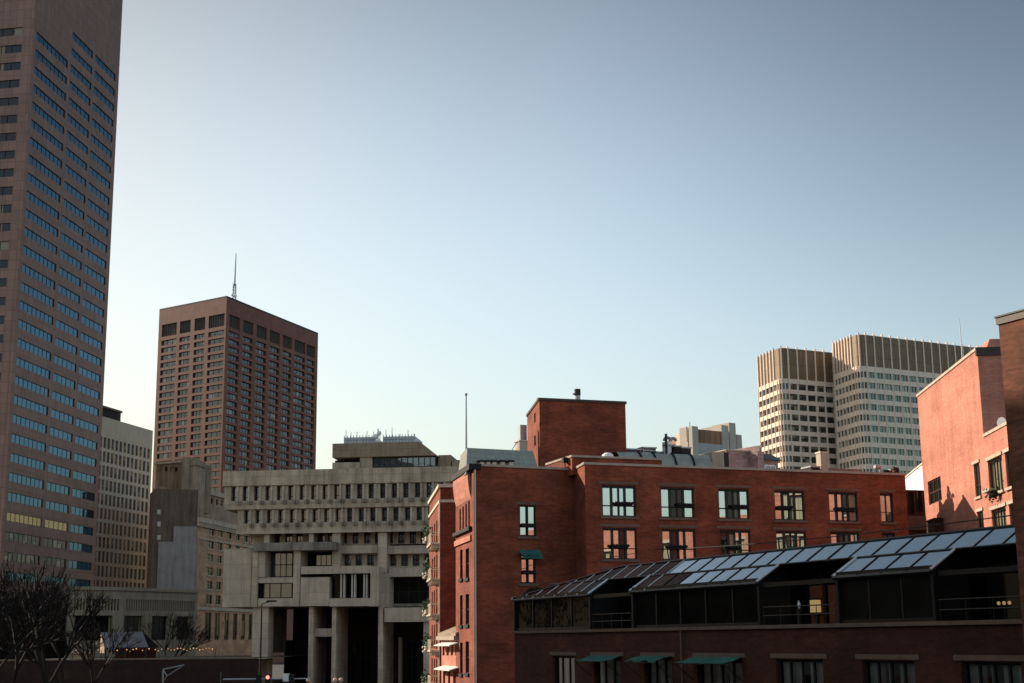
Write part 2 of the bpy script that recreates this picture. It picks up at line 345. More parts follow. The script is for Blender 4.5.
# ================================================================== TALL BROWN GRANITE TOWER (left)
def granite_tower():
    fc=dep(19,259,262); C=V((fc.x,fc.y,0)); _d=V((4.2,39.4,0)).normalized(); _f=Fr(C,C+_d); Rr=C+_d*_f.px(98.0,505)[0]; Lf=V((C.x-26,C.y+4.5,0)); B=Lf+(Rr-C)
    t=thing('office_tower','tall brown granite office tower with blue ribbon windows at left edge','office tower',C)
    H=165; fr=Fr(C,Rr); fl=Fr(Lf,C)
    z0=fr.px(10,472.2)[1]; zt=fr.px(35.6,30)[1]
    nf=25; dz=(zt-z0)/nf
    while True:
        # floor pitch measured near the corner: about 20 px at y 480
        e=abs(dz-20*262/1440.)
        nf2=nf+1 if dz>3.64 else nf-1
        if abs((zt-z0)/nf2-3.64)<e: nf=nf2; dz=(zt-z0)/nf
        else: break
    wh=dz*.46
    g1=[fr.px(9.4,476)[0],fr.px(44.2,484)[0]]; g2=[fr.px(47.2,486)[0],fr.px(70,491)[0]]; g3=[fr.px(72.5,492)[0],fr.px(95,497)[0]]
    holes=[];hl=[]
    ul0,ul1=fl.L-10.9,fl.L-2.2
    for k in range(-5,nf+4):
        z=z0+dz*k-wh
        for gi,g in enumerate((g1,g2,g3)):
            if k>nf and gi==0: continue
            if k>nf+2: continue
            holes.append((g[0],g[1],z,z+wh,k,gi))
        if k<=nf: hl.append((ul0,ul1,z+.4,z+.4+wh,k)); hl.append((ul0-13.5,ul1-11,z+.4,z+.4+wh,k))
    mb=MB(); mb.shell([Lf,C,Rr,B],0,H,{0:[h[:4] for h in hl],1:[h[:4] for h in holes]},.35,back=False)
    mb.build('wall',GRAN,t)
    holes.sort(key=lambda r:r[2]); 
    for i,h in enumerate(holes):
        n=8 if h[5]==0 else 5; k=h[4]
        mat=G_TWR
        if k==-2 and h[5]<2: mat=G_AMB
        if k in(-3,-4) and h[5]<2: mat=G_DRK
        framed(t,fr,h[:4],-.2,DARK,mat,.07,[(j+1)/n for j in range(n-1)],jit=.012)
    mb=MB()
    for h in hl:
        mb.rect(fl,h[0],h[1],h[2],h[3],-.25,0)
        for j in range(5):
            u=h[0]+(h[1]-h[0])*j/4; mb.box(fl,u-.06,u+.06,-.15,-.24,h[2],h[3],1)
    o=mb.build('side_window',[G_DRK,DARK],t); o['kind']='stuff'
    mb=MB(); mb.box(fr,1,fr.L-1,.35,.02,2,18.5); mb.build('arcade_shade_glass',G_SUN,t)  # dark arcade glass, carried higher to stand in for shade at the tower foot
granite_tower()
# ================================================================== BEIGE GRID OFFICE BLOCK
def beige_block():
    P=dep(153,430.8,370); H=P.z; A=top(99.6,415.4,H); Rr=V((P.x,P.y,0)); d=(Rr-V((A.x,A.y,0))); L=Rr-d*1.6
    fr=Fr(L,Rr); back=-fr.N*30; t=thing('office_block','beige precast office block with a grid of narrow dark windows','office block',Rr)
    px=[100.8+i*4.07 for i in range(13)]; zt=fr.px(101,436.3)[1]; dz=14.25*345/1440; wins=[]
    us=[fr.px(x,500)[0] for x in px]; p=us[1]-us[0]
    us=[us[0]-p*k for k in (5,4,3,2,1)]+us
    for j in range(12):
        for u in us:
            if u+p*.72<fr.L: wins.append((u,u+p*.68,zt-dz*j-dz*.76,zt-dz*j))
    mb=MB(); mb.shell([L,Rr,Rr+back,L+back],0,H,{0:wins},.22); mb.build('wall',BEIGE,t)
    wins.sort(key=lambda r:-(r[0]+r[2]*.3))
    def mk(m,r):
        m.rect(fr,*r,-.2,0); m.box(fr,r[0],r[1],-.13,-.19,r[2]+.55,r[2]+.75,1); m.box(fr,(r[0]+r[1])/2-.05,(r[0]+r[1])/2+.05,-.14,-.19,r[2],r[3],1)
    cut100(t,wins,'window',[G_BEI,DARK],mk)
    mb=MB(); u1=fr.px(129.5,423)[0]; zz=fr.px(128,416)[1]
    mb.box(fr,4,u1,-2.5,-14,H,fr.px(128,415.2,-2.5)[1]); mb.build('penthouse',TREAD,t)
    mb=MB(); mb.box(fr,3.6,u1+.3,-2.2,-14.4,fr.px(128,415.2,-2.5)[1],fr.px(128,413.2,-2.5)[1]); mb.build('penthouse_roof',LINT,t)
beige_block()
# ================================================================== RED-BROWN TOWER
def red_tower():
    C=dep(226.7,297.7,620); H=C.z; L=top(159.4,311,H); Rr=top(318.1,334.6,H)
    C,L,Rr=[V((p.x,p.y,0)) for p in (C,L,Rr)]; B=L+Rr-C; fl,fr=Fr(L,C),Fr(C,Rr)
    t=thing('office_tower','red-brown granite tower with dark square louvres under a blank top band','office tower',C)
    sc=620/1440.
    zl1=H-16*sc; zl0=zl1-13.2*sc; z1=zl0-4.0*sc; dz=8.05*sc; wh=dz*.66
    colL=[(13,98),(115,176),(198,258),(278,368)]; colR=[(12,72),(92,149),(169,227),(245,302),(320,370),(388,448),(456,503)]
    sl=lambda a:[fl.px(159.4+x/5.69,330+ (fl.L*0))[0] for x in a]
    bl=[[fl.px(159.4+x/5.69,335)[0] for x in a] for a in colL]; br=[[fr.px(226.7+x/5.69,340)[0] for x in a] for a in colR]
    fl_=[];fr_=[];ll=[];lr=[]
    for j in range(27):
        z=z1-dz*j
        for a in bl: fl_.append((a[0],a[1],z-wh,z))
        for a in br: fr_.append((a[0],a[1],z-wh,z))
    for a in bl: ll.append((a[0],a[1],zl0,zl1))
    for a in br: lr.append((a[0],a[1],zl0,zl1))
    mb=MB(); mb.shell([L,C,Rr,B],0,H,{0:fl_+ll,1:fr_+lr},.9); mb.build('wall',GRAN2,t)
    mb=MB(); mb.prism([L+(V((0,0,0))),C,Rr,B],H+.01,H+.9); mb.build('roof_edge',DARK,t)
    for f,lst in ((fl,ll),(fr,lr)):
        for r in lst:
            m=MB(); m.rect(f,*r,-.85,0)
            for q in range(7):
                u=r[0]+(r[1]-r[0])*(q+.5)/7; m.box(f,u-.1,u+.1,-.5,-.84,r[2],r[3],0)
            m.build('louver_panel',GREYD,t)
    items=[(fl,r) for r in fl_]+[(fr,r) for r in fr_]; items.sort(key=lambda q:-q[1][2])
    def mk(m,it):
        f,r=it; m.rect(f,*r,-.8,0)
        for q in (1/3,2/3):
            u=r[0]+(r[1]-r[0])*q; m.box(f,u-.09,u+.09,-.7,-.79,r[2],r[3],1)
    cut100(t,items,'window',[G_BRN,DARK],mk)
    # mast on the roof
    q=dep(234.3,297,640); q.z=H+.9; a=thing('antenna_mast','thin lattice antenna mast on top of the red-brown tower','antenna',q)
    zt=dep(235.3,253.5,640).z; zm=dep(235,284,640).z
    m=MB()
    for s in ((-1,-1),(1,-1),(1,1),(-1,1)): m.tube(q+V((s[0]*.8,s[1]*.8,-1)),V((q.x+s[0]*.35,q.y+s[1]*.35,zm)),.16,k=5)
    hh=zm-q.z
    for k in range(8):
        z=q.z+hh*k/8
        for s,e in (((-1,-1),(1,-1)),((1,-1),(1,1)),((1,1),(-1,1)),((-1,1),(-1,-1))):
            m.tube(V((q.x+s[0]*.7,q.y+s[1]*.7,z)),V((q.x+e[0]*.7,q.y+e[1]*.7,z+hh/8)),.1,k=4)
    m.build('lattice',STEEL,a)
    m=MB(); m.tube(V((q.x,q.y,zm-1)),V((q.x+.2,q.y,zt)),.42,.2,k=6); m.build('whip',STEEL,a)
    m=MB()
    for z,r in ((2.2,1.7),(4.5,1.3)): m.ball(V((q.x+r*.4,q.y-.5,q.z+z)),r*.6); m.ball(V((q.x-r*.6,q.y-.5,q.z+z+.6)),r*.5)
    m.build('dish',WHITE,a)
red_tower()
BRWN2=concrete('weathered_brownstone',(.27,.20,.135),.4)
# ================================================================== OLD STONE BUILDING WITH PARTY WALL
def stone_building():
    C=dep(198,517,330); H=C.z; Rr=top(235,525,H); C,Rr=[V((p.x,p.y,0)) for p in (C,Rr)]; d=(Rr-C); d=d/d.length; Rr=C+d*44
    fr=Fr(C,Rr); L=C+V((-10.2,2.5,0)); fl=Fr(L,C); B=L+Rr-C
    t=thing('masonry_building','old tan masonry building with stepped grey party wall and stone tower','building',C)
    # street wing
    cols=[(207,213.5),(216.8,222),(226.3,231),(235,239.3),(243.2,247.2),(250.5,254)]
    us=[(fr.px(a,560)[0],fr.px(b,560)[0]) for a,b in cols]
    zs=[(fr.px(210,a)[1],fr.px(210,b)[1]) for a,b in ((528.3,535.2),(541.2,548.7),(554.3,561.8),(567.6,575.3),(581,589),(594.8,604),(612.5,640))]
    wins=[(a,b,z1,z0) for (z0,z1) in zs for a,b in us]
    mb=MB(); mb.shell([L,C,Rr,B],0,H,{1:wins},.4)
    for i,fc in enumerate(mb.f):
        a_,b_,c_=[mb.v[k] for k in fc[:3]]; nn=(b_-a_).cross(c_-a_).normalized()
        if nn.x<-.5: mb.m[i]=1  # left faces coloured darker to hold down sunlit bounce on the beige block
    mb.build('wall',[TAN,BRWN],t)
    for r in wins: framed(t,fr,r,-.3,DARK,G_BEI,.1,[.5],[.5])
    for r in wins[:36]:
        mb=MB(); mb.box(fr,r[0]-.15,r[1]+.15,.18,.003,r[2]-.3,r[2]); mb.build('sill',LIME,t)
    mb=MB()
    mb.box(fr,-.5,fr.L,.9,.01,H-1.2,H-.1); mb.box(fr,-.4,fr.L,.5,.012,H-2.1,H-1.2)
    for k in range(40): mb.box(fr,k*1.05,k*1.05+.5,.75,.505,H-1.75,H-1.25)
    mb.build('cornice',LIME,t)
    mb=MB(); zb=fr.px(210,540)[1]; mb.box(fr,0,fr.L,.22,.004,zb-.2,zb+.2); zb=fr.px(210,609)[1]; mb.box(fr,0,fr.L,.3,.005,zb-.3,zb+.3); mb.build('string_course',LIME,t)
    # set-back upper block
    C2=dep(190,485.5,338); H2=C2.z; C2=V((C2.x,C2.y,0)); R2=C2+d*40; L2=C2+V((-8.6,2,0)); B2=L2+R2-C2; f2=Fr(C2,R2)
    w2=[]
    for x in (202.5,207,212,217,221.5,226): 
        u0,u1,a,b=f2.rect(x-1.1,x+1.3,496+(x-202)*.22,502+(x-202)*.2); w2.append((u0,u1,a,b))
    mb=MB(); mb.shell([L2,C2,R2,B2],H+.02,H2,{1:w2},.4); mb.build('upper_wall',SAND,t)
    for r in w2: framed(t,f2,r,-.3,DARK,G_BEI,.1)
    mb=MB(); mb.box(f2,-.4,f2.L,.6,.004,H2-1,H2+.1); mb.build('upper_cornice',LIME,t)
    # tower with penthouse windows
    fb=Fr(dep(156,470,341),dep(183.5,470,337)); r=fb.rect(156,183.5,462.5,489); zt=fb.px(170,462.5)[1]
    ws=[fb.rect(x-1.5,x+1.5,467,471.5) for x in (166,171,176)]
    mb=MB(); P0,P1=fb.P(r[0],0,0),fb.P(r[1],0,0); bk=-fb.N*10
    mb.shell([P0,P1,P1+bk,P0+bk],H2-6,zt,{0:ws},.4); mb.build('tower_wall',BRWN2,t)
    for q in ws: framed(t,fb,q,-.3,DARK,G_BEI,.1)
    mb=MB(); q=fb.rect(156,183,461.5,463.6); mb.box(fb,q[0]-.3,q[1],.4,-9.6,q[2],q[3]); mb.build('tower_coping',LIME,t)
    mb=MB(); fp=Fr(dep(181,470,334.5),dep(195.5,470,334)); q=fp.rect(181,188.6,457.2,525); q2=fp.rect(188.6,195.4,459.2,490)
    mb.box(fp,q[0],q[1],0,-5,H-3,q[3]); mb.build('chimney_stack',SAND,t)
    mb=MB(); mb.box(fp,q2[0]+.01,q2[1],-.4,-6.5,H-2,q2[3]); q3=fp.rect(188.6,197,463.5,465); mb.box(fp,q3[0],q3[1],-.2,-6.8,q3[2],q3[3]); mb.build('chimney_stack',SAND,t)
    # left wing in shade with the party wall in front
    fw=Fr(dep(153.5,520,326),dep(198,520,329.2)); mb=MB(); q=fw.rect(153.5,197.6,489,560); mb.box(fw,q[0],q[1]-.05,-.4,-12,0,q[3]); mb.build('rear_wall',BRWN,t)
    for y in (511.5,523.5,537): 
        q=fw.rect(157.5,160.8,y-2,y+2); mb=MB(); mb.rect(fw,*q,-.395,0); mb.box(fw,q[0],q[1],-.3,-.39,q[2]-.2,q[2],1); mb.build('window',[G_CH,LIME],t)
    mb=MB(); 
    for x0,x1,y0 in ((157.5,172.3,541.8),(172.3,195.8,526.4),(195.8,197.6,538)):
        q=fw.rect(x0,x1,y0,600); mb.box(fw,q[0],q[1]-.002,.1,-.39,0,q[3])
    mb.build('party_wall',PARTY,t)
stone_building()
# ================================================================== LOW BEIGE PAVILION BANK
def low_beige():
    C=dep(124,588,285); H=C.z; L=top(90,587.5,H); Rr=top(197.7,590.5,H); C,L,Rr=[V((p.x,p.y,0)) for p in(C,L,Rr)]
    L=C+(L-C)*1.6; B=L+Rr-C; fl,fr=Fr(L,C),Fr(C,Rr)
    t=thing('low_office_building','low beige concrete building with slit windows above large dark bays','building',C)
    za,zb=fr.px(160,600)[1],fr.px(160,611)[1]; zc,zd=fr.px(160,616)[1],fr.px(160,640)[1]
    sl=[];n=30
    for i in range(n):
        u=.8+(fr.L-1.4)*i/n; sl.append((u,u+(fr.L-1.4)/n*.66,zb,za))
    big=[fr.rect(a,b,615,640) for a,b in ((123.8,143),(150.2,168),(175.8,192.8))]; big=[(a,b,zd,zc) for a,b,_,_ in big]
    sl2=[(fl.L-1.2-k*.62,fl.L-.85-k*.62,zb,za) for k in range(22)]; big2=[(fl.L-13,fl.L-2,zd,zc)]
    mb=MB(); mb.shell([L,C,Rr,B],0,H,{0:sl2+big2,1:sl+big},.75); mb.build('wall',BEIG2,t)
    for f,ls in ((fr,sl),(fl,sl2)):
        for r in ls: m=MB(); m.rect(f,*r,-.6,0); m.build('slit_window',G_DRK,t)
    for f,ls in ((fr,big),(fl,big2)):
        for r in ls: framed(t,f,r,-.7,DARK,G_DRK,.15,[.33,.66],[.3])
    mb=MB()
    for x in (145.5,148.5,170.3,173.6): 
        u=fr.px(x,628)[0]; mb.box(fr,u-.32,u+.32,.5,.005,zd-2,zc+.4)
    mb.build('pilaster',BEIG2,t)
    mb=MB(); mb.box(fr,-.3,fr.L+.2,.35,.006,H-.5,H+.15); mb.box(fl,0,fl.L+.34,.35,.006,H-.5,H+.15); mb.build('parapet_cap',BEIG2,t)
low_beige()
# ================================================================== CONCRETE CITY HALL
def city_hall():
    P=dep(223.6,471.5,240); H=P.z; Q=top(455,466.4,H); f=Fr(P,V((P.x+(Q.x-P.x)*1.1,P.y+(Q.y-P.y)*1.1,0)))
    t=thing('city_hall','brutalist grey concrete civic building with rows of deep narrow windows and tall piers','civic building',V((P.x,P.y,0)))
    D=46; uR=f.L
    z=lambda y,n=0,x=340: f.px(x,y+(340-x)*0,n)[1]
    X=lambda x,y=500,n=0: f.px(x,y,n)[0]
    zp=z(484.0); za,zb=z(484.6),z(499.0); zc=z(507.6)
    # parapet tier, row one
    mb=MB(); mb.box(f,0,uR,.35,-D,zp,H); mb.build('parapet',CONC,t)
    r1=[];n1=[];k=0
    pit=(X(322.2)-X(231))/8
    for i in range(22):
        u=X(231)+pit*i
        if u+pit>uR: break
        r1.append((u,u+pit*.47,zb,za)); n1.append((u+pit*.55,u+pit*.95,zb-.62,zb-.06))
    mb=MB(); uL=X(224.5); fa=f
    mb.wall(f,uL,uR,zc,zp,r1,1.3); mb.wall(f,uL,uR,zc,zc,(),1)
    Lp,Rp=f.P(uL,0,0),f.P(uR,0,0); 
    f_l=Fr(f.P(uL,-D,0),f.P(uL,0,0)); mb.wall(f_l,0,D,zc,zp,[(D-2.6-q*1.9,D-1.7-q*1.9,zb,za) for q in range(20)],1,True)
    mb.poly([f.P(uL,0,zc),f.P(uL,-D,zc),f.P(uR,-D,zc),f.P(uR,0,zc)])
    mb.build('upper_tier',CONC,t)
    # projecting fins between windows and the little brackets below
    for a,b,c,d in r1: MB().box(f,b+.05,b+pit*.2,.3,.004,c-.1,d).build('fin',CONC2,t)
    for a,b,c,d in n1:
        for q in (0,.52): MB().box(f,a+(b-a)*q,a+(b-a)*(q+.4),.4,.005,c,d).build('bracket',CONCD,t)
    for r in r1: framed(t,f,r,-1.1,BLACK,G_CH,.1,[],[.28])
    # second tier
    g=f.off(-.5); ga,gb,gc=z(508.3),z(521.6),z(530.8); uL2=g.px(237.5,520)[0]
    r2=[];n2=[]
    for i in range(21):
        u=g.px(244,515)[0]+pit*i
        if u+pit>uR: break
        r2.append((u,u+pit*.47,gb,ga)); n2.append((u+pit*.55,u+pit*.95,gb-.6,gb-.05))
    mb=MB(); mb.wall(g,uL2,uR,gc,zc-.003,r2,1.3); mb.poly([g.P(uL2,0,gc),g.P(uL2,-D,gc),g.P(uR,-D,gc),g.P(uR,0,gc)])
    gl=Fr(g.P(uL2,-D,0),g.P(uL2,0,0)); mb.wall(gl,0,D,gc,zc-.003,[(D-2.6-q*1.9,D-1.7-q*1.9,gb,ga) for q in range(20)],1,True)
    mb.build('lower_tier',CONC,t)
    for a,b,c,d in r2: MB().box(g,b+.05,b+pit*.2,.3,.004,c-.1,d).build('fin',CONC2,t)
    for a,b,c,d in n2:
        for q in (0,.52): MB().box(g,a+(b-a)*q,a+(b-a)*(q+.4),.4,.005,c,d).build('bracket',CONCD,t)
    for r in r2: framed(t,g,r,-1.1,BLACK,G_CH,.1,[],[.28])
    mb=MB(); mb.box(g,uL2-.15,uR,.12,.006,gc-.25,gc+.25); mb.build('drip_edge',CONC2,t)
    # recessed middle floors
    def bx(name,mat,x0,x1,y0,y1,n,back,extra=None):
        r=f.rect(x0,x1,y0,y1,n); m=MB(); m.box(f,r[0],r[1],n,back,r[2],r[3]); return m.build(name,mat,t)
    m3=f.off(-3.6)
    def row(y0,y1,zlo,zhi,cells,x0,x1):
        hs=[m3.rect(a,b,y0,y1) for a,b in cells]; m=MB(); u0,u1=m3.px(x0,y0)[0],m3.px(x1,y0)[0]
        zl,zh=m3.px(340,zlo)[1],m3.px(340,zhi)[1]; m.wall(m3,u0,u1,zl,zh,hs,.9); m.build('recessed_wall',CONC2,t)
        for r in hs: framed(t,m3,r,-.7,BLACK,G_CH,.1,[.5],[.22])
    row(531.5,543.6,545.2,529,[(273,280.5),(285,292),(296,302.5),(317,324.5),(328,332),(341.5,347),(352.5,358.5),(364,370.5),(375,378.3),(386.8,393),(398,404.5),(409.5,416),(420.5,428),(432,439),(443,449)],252.5,470)
    row(554.6,566,569,552.5,[(344,351),(355.5,362),(367,374),(389,396.5),(401,408),(412.5,419.5),(424.5,431),(436,443)],337,470)
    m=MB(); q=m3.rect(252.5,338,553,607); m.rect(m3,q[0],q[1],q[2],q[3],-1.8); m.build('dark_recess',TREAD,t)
    bx('ledge',CONC2,340,377.6,545.2,553.2,-1.9,-4.4); bx('ledge',CONC2,386.8,470,545.2,553.2,-1.9,-4.4); bx('ledge',CONC2,388.6,470,567.5,576.2,-1.9,-4.4)
    for x0,x1 in ((264.2,269.3),(309,313.4),(332,340),(377.8,386.7)): bx('pier',CONC2,x0,x1,530.9,(543 if x1<335 else 573),-.9,-4.6)
    bx('balcony',CONCD,252.6,335.5,542.4,550.4,1.8,-4)
    # council block cantilevered to the left
    q=f.rect(223.2,251.2,548.6,607,.6); 
    mb=MB(); mb.box(f,q[0],q[1],.6,-13,q[2],q[3]); mb.build('cantilevered_block',CONC2,t)
    bx('pier',CONC,251.6,257.4,549.5,607,1.2,.62); 
    bx('pier',CONC2,257.5,265.2,551.5,577,1.0,-4.2)
    r=f.rect(265.4,293,552.5,577.2,-2.2); framed(t,f,r,-2.2,BLACK,G_MIR,.14,[.28,(.55,.1),.76],[.5])
    bx('slab',CONC2,257.6,293,577.4,582.9,.9,-4)
    r=f.rect(258.8,292.4,583,598.3,-1.0); framed(t,f,r,-1.0,BLACK,G_MIR,.14,[.33,.66],[])
    bx('slab',CONC2,257.6,293,598.3,606.4,.95,-5)
    bx('pier',CONC2,293.2,300.0,551,606.3,1.0,-4)
    bx('beam',CONC2,300.7,371,566,573.6,1.7,-4)
    bx('council_box',CONC2,300.4,329.2,577.2,606,1.4,-4.5)
    r=f.rect(315.8,331.8,554.6,566,-2.6); framed(t,f,r,-2.6,BLACK,G_CH,.12,[.33,.66])
    bx('slab',CONC2,329.3,371,598.2,606.2,1.65,-4.5); bx('pier',CONC2,370.4,378.6,566.2,606.3,1.72,-4.5)
    r=f.rect(332,370.3,574,598,-.6); framed(t,f,r,-.6,BLACK,G_SUN,.12)
    for x in (341,344,352,354.7,364,366.6): bx('mullion',CONCF,x-.7,x+.7,574.2,597.8,1.2,.2)
    r=f.rect(388.5,440,576.4,607,-5.2); framed(t,f,r,-5.2,BLACK,G_SUN,.15,[.2,.4,.6,.8],[.5])
    bx('pier',CONC2,378.8,388.4,573.4,607,-.6,-5.4)
    bx('slab',CONC2,384.4,470,607.2,621.6,.9,-5)
    q=f.rect(253,268,600,607,0); m=MB(); m.box(f,q[0]+1.2,q[0]+1.7,-2.85,-15.2,7.3,q[3]+.4); m.build('added_lobby_sun_screen',CONCD,t); m=MB(); m.box(f,q[0]+1.2,q[0]+1.7,-2.85,-15.2,0,3.0); m.build('added_lobby_sun_screen',CONCD,t)  # walls added to keep sun off the lobby, low gap left for a glow
    # tall piers to the plaza
    def col(x0,x1,n,dp,ytop=606.6,mat=CONC2):
        r=f.rect(x0,x1,ytop,660,n); m=MB(); m.box(f,r[0],r[1],n,n-dp,0,r[3]); m.build('pier',mat,t)
    col(252.3,268,.4,3.2); col(308.6,313.2,.6,9,mat=CONC); col(331.8,336,.6,9,mat=CONC); col(378.2,383,.5,9,mat=CONC); col(423.5,430,.5,9,621.8)
    col(398.4,401.2,-7,1.2,637); bx('bridge',CONC2,313.4,331.6,628.4,636.6,-.6,-5)
    m=MB(); m.box(f,f.px(268,640)[0]+.2,uR,-15,-D,0,gc-.01); m.build('lobby_wall',BRK,t)
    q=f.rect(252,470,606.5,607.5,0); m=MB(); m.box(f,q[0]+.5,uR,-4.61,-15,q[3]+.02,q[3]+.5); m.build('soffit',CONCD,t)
    for k,x in enumerate((290,350,366,412)):
        r=f.rect(x-6,x+6,640,676,-14.8); framed(t,f,(r[0],r[1],2.2,r[3]),-14.9,BLACK,G_SUN,.2,[.5],[.6])
    # roof storey
    zr0=H+.004; n0=-5
    q=f.rect(332.4,419.6,442.6,456.6,n0); u437=f.px(437,456,n0)[0]; zt,zb_=q[3],q[2]
    m=MB(); b=[f.P(q[0],n0,zb_),f.P(u437,n0,zb_),f.P(u437,n0-24,zb_),f.P(q[0],n0-24,zb_)]; tt=[f.P(q[0],n0,zt),f.P(q[1],n0,zt),f.P(q[1],n0-24,zt),f.P(q[0],n0-24,zt)]
    m.hexa(b,tt); m.build('roof_storey',concrete('tan_concrete',(.30,.23,.15),.3,board=2.4),t)
    q2=f.rect(332.4,360,462.4,470,n0); m=MB(); m.box(f,q2[0],q2[1],n0+.05,n0-20,H,q2[3]); m.build('roof_storey_base',CONC,t)
    m=MB(); q3=f.rect(360,372,456,470,n0-.3); m.box(f,q3[0],q3[1],n0-.3,n0-20,H,zb_-.003); m.build('roof_storey_base',CONC,t)
    r=f.rect(373,436,458.2,469,n0-1); framed(t,f,(r[0],r[1],H+.1,zb_-.05),n0-1,DARK,G_CH,.15,[i/11 for i in range(1,11)],[.3])
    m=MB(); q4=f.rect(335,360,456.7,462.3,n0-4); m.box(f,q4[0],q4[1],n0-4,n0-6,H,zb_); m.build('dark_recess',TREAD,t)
    for x0,x1,y0 in ((438.2,451,455),(452,460.5,460)):
        q5=f.rect(x0,x1,y0,470,n0-3); m=MB(); m.box(f,q5[0],q5[1],n0-3,n0-12,H,q5[3]); m.build('roof_bulkhead',concrete('tan_bulkhead',(.34,.25,.16),.3),t)
    for x0,x1,y0 in ((344.2,375,435.3),(383.2,414.6,434.4)):
        q6=f.rect(x0,x1,y0,443,n0-6); m=MB(); m.box(f,q6[0],q6[1],n0-6.2,n0-14,zt,q6[3]-.3)
        n=10
        for i in range(n+1):
            u=q6[0]+(q6[1]-q6[0])*i/n; m.box(f,u-.05,u+.05,n0-6,n0-6.19,zt,q6[3],1)
        for k in (.33,.66): zz=zt+(q6[3]-zt)*k; m.box(f,q6[0],q6[1],n0-6.05,n0-6.18,zz-.05,zz+.05,1)
        m.build('plant_screen',[paint('pale_louvres',(.6,.64,.66),.5),STEEL],t)
    for x in (346,351,357,367,373.5,380,386,392,400,408,414):
        u=f.px(x,435,n0-7)[0]; z0_=f.px(x,440,n0-7)[1]; m=MB(); m.tube(f.P(u,n0-7,z0_),f.P(u,n0-7,z0_+1.1+random.random()*1.2),.07,.05,k=5); m.build('aerial',STEEL,t)
    m=MB(); u=f.px(378.5,437,n0-5)[0]; zz=f.px(378.5,437,n0-5)[1]
    for du,dz_ in ((-.35,0),(.3,.5),(.1,-.8)): m.ball(f.P(u+du,n0-4,zz+dz_),.42)
    m.tube(f.P(u,n0-4.6,zt),f.P(u,n0-4.6,zz+1.4),.12); m.build('roof_dish',WHITE,t)
city_hall()
# ================================================================== NARROW BRICK BUILDING WITH BALCONIES
def lit_leaf_pot(loc,s=1.0):
    p=thing('balcony_plant',None,'plant',loc); return p
def balcony_building():
    C=dep(440.2,487.5,144); H=C.z; L=top(431.4,501.6,H); C=V((C.x,C.y,0)); L=V((L.x,L.y,0))
    fl=Fr(L,C); Rr=C+V((11,.62*11/10,0)); L=C-fl.U*fl.L*1.25; fl=Fr(L,C); B=L+Rr-C; fr=Fr(C,Rr)
    t=thing('brick_building','narrow brick building with stacked balconies on its sunlit side','building',C)
    dz=33.5*150/1440.; ze=fl.px(434,548)[1]; floors=[ze-dz*k for k in range(-1,6)]
    W=fl.L; wins=[]
    for zf in floors:
        for a,b in ((W-2.6,W-.9),(W-6.2,W-4.2),(W-10,W-8),(W-14,W-12)):
            if zf+2.5<H-1.2 and zf>.5: wins.append((a,b,zf+.1,zf+2.5))
    mb=MB(); mb.shell([L,C,Rr,B],0,H,{0:wins},.35); mb.build('wall',BRP if False else BR,t)
    for r in wins: framed(t,fl,r,-.25,CREAM,G_RM,.1,[.5],[.7])
    mb=MB(); zz=fr.px(448,501)[1]
    mb.box(fr,-.12,fr.L,.12,.004,zz-.14,zz+.14); mb.box(fl,0,fl.L,.12,.004,zz-.14,zz+.14)
    mb.box(fr,-.2,fr.L,.2,-.6,H+.003,H+.35); mb.box(fl,0,fl.L-.005,.2,-.5,H+.004,H+.34)
    mb.box(fl,W-.5,W,.1,.006,0,zz-.15); mb.build('stone_band',CREAM,t)
    k=0
    for zf in floors:
        if zf+2.5>=H-1.2 or zf<.5: continue
        for u0,u1 in ((W-3.2,W-.35),(W-7,W-3.6)):
            mb=MB(); mb.box(fl,u0,u1,.95,.003,zf-.22,zf-.05); mb.box(fl,u0+.2,u0+.4,.8,.004,zf-.6,zf-.225); mb.box(fl,u1-.4,u1-.2,.8,.004,zf-.6,zf-.225)
            o=mb.build('balcony',CREAM,t)
            mb=MB()
            for q in range(9): u=u0+.05+(u1-u0-.1)*q/8; mb.tube(fl.P(u,.9,zf-.05),fl.P(u,.9,zf+.9),.018,k=4)
            mb.tube(fl.P(u0,.9,zf+.92),fl.P(u1,.9,zf+.92),.03,k=5); mb.tube(fl.P(u1,.9,zf+.92),fl.P(u1,.03,zf+.92),.03,k=5); mb.tube(fl.P(u0,.9,zf+.92),fl.P(u0,.03,zf+.92),.03,k=5)
            mb.build('railing',CREAM,o)
    names=['topmost','second from the top','middle','second from the bottom','lowest']
    for i,y in enumerate((541,573,607,640,673)):
        zf=fl.px(428,y+6)[1]; base=fl.P(W-6.5,1.0,zf-.1)
        p=thing('balcony_planter','green bushy planter with white globes, %s on the balcony brick building'%names[i],'planter',base,'green planters hung on the balconies')
        mb=MB(); mb.box(fl,W-7.2,W-5.0,1.18,.96,zf-.35,zf+.05); mb.build('trough',CREAM,p)
        mb=MB(); rnd=random.Random(i)
        for q in range(130):
            c=fl.P(W-6.1+rnd.gauss(0,.55),1.0+rnd.gauss(0,.2),zf+.45+rnd.gauss(0,.35)); a=V((rnd.gauss(0,1),rnd.gauss(0,1),rnd.gauss(0,1))).normalized()*.16; b=a.cross(V((rnd.random(),rnd.random(),rnd.random()))).normalized()*.11
            mb.poly([c-a,c-b,c+a,c+b])
        mb.build('foliage',LEAF,p)
        for du,dz_ in ((0,-.1),(.9,-.5)):
            mb=MB(); mb.ball(fl.P(W-6.9+du,1.28,zf+dz_),.15); mb.build('globe',WHITE,p)
balcony_building()
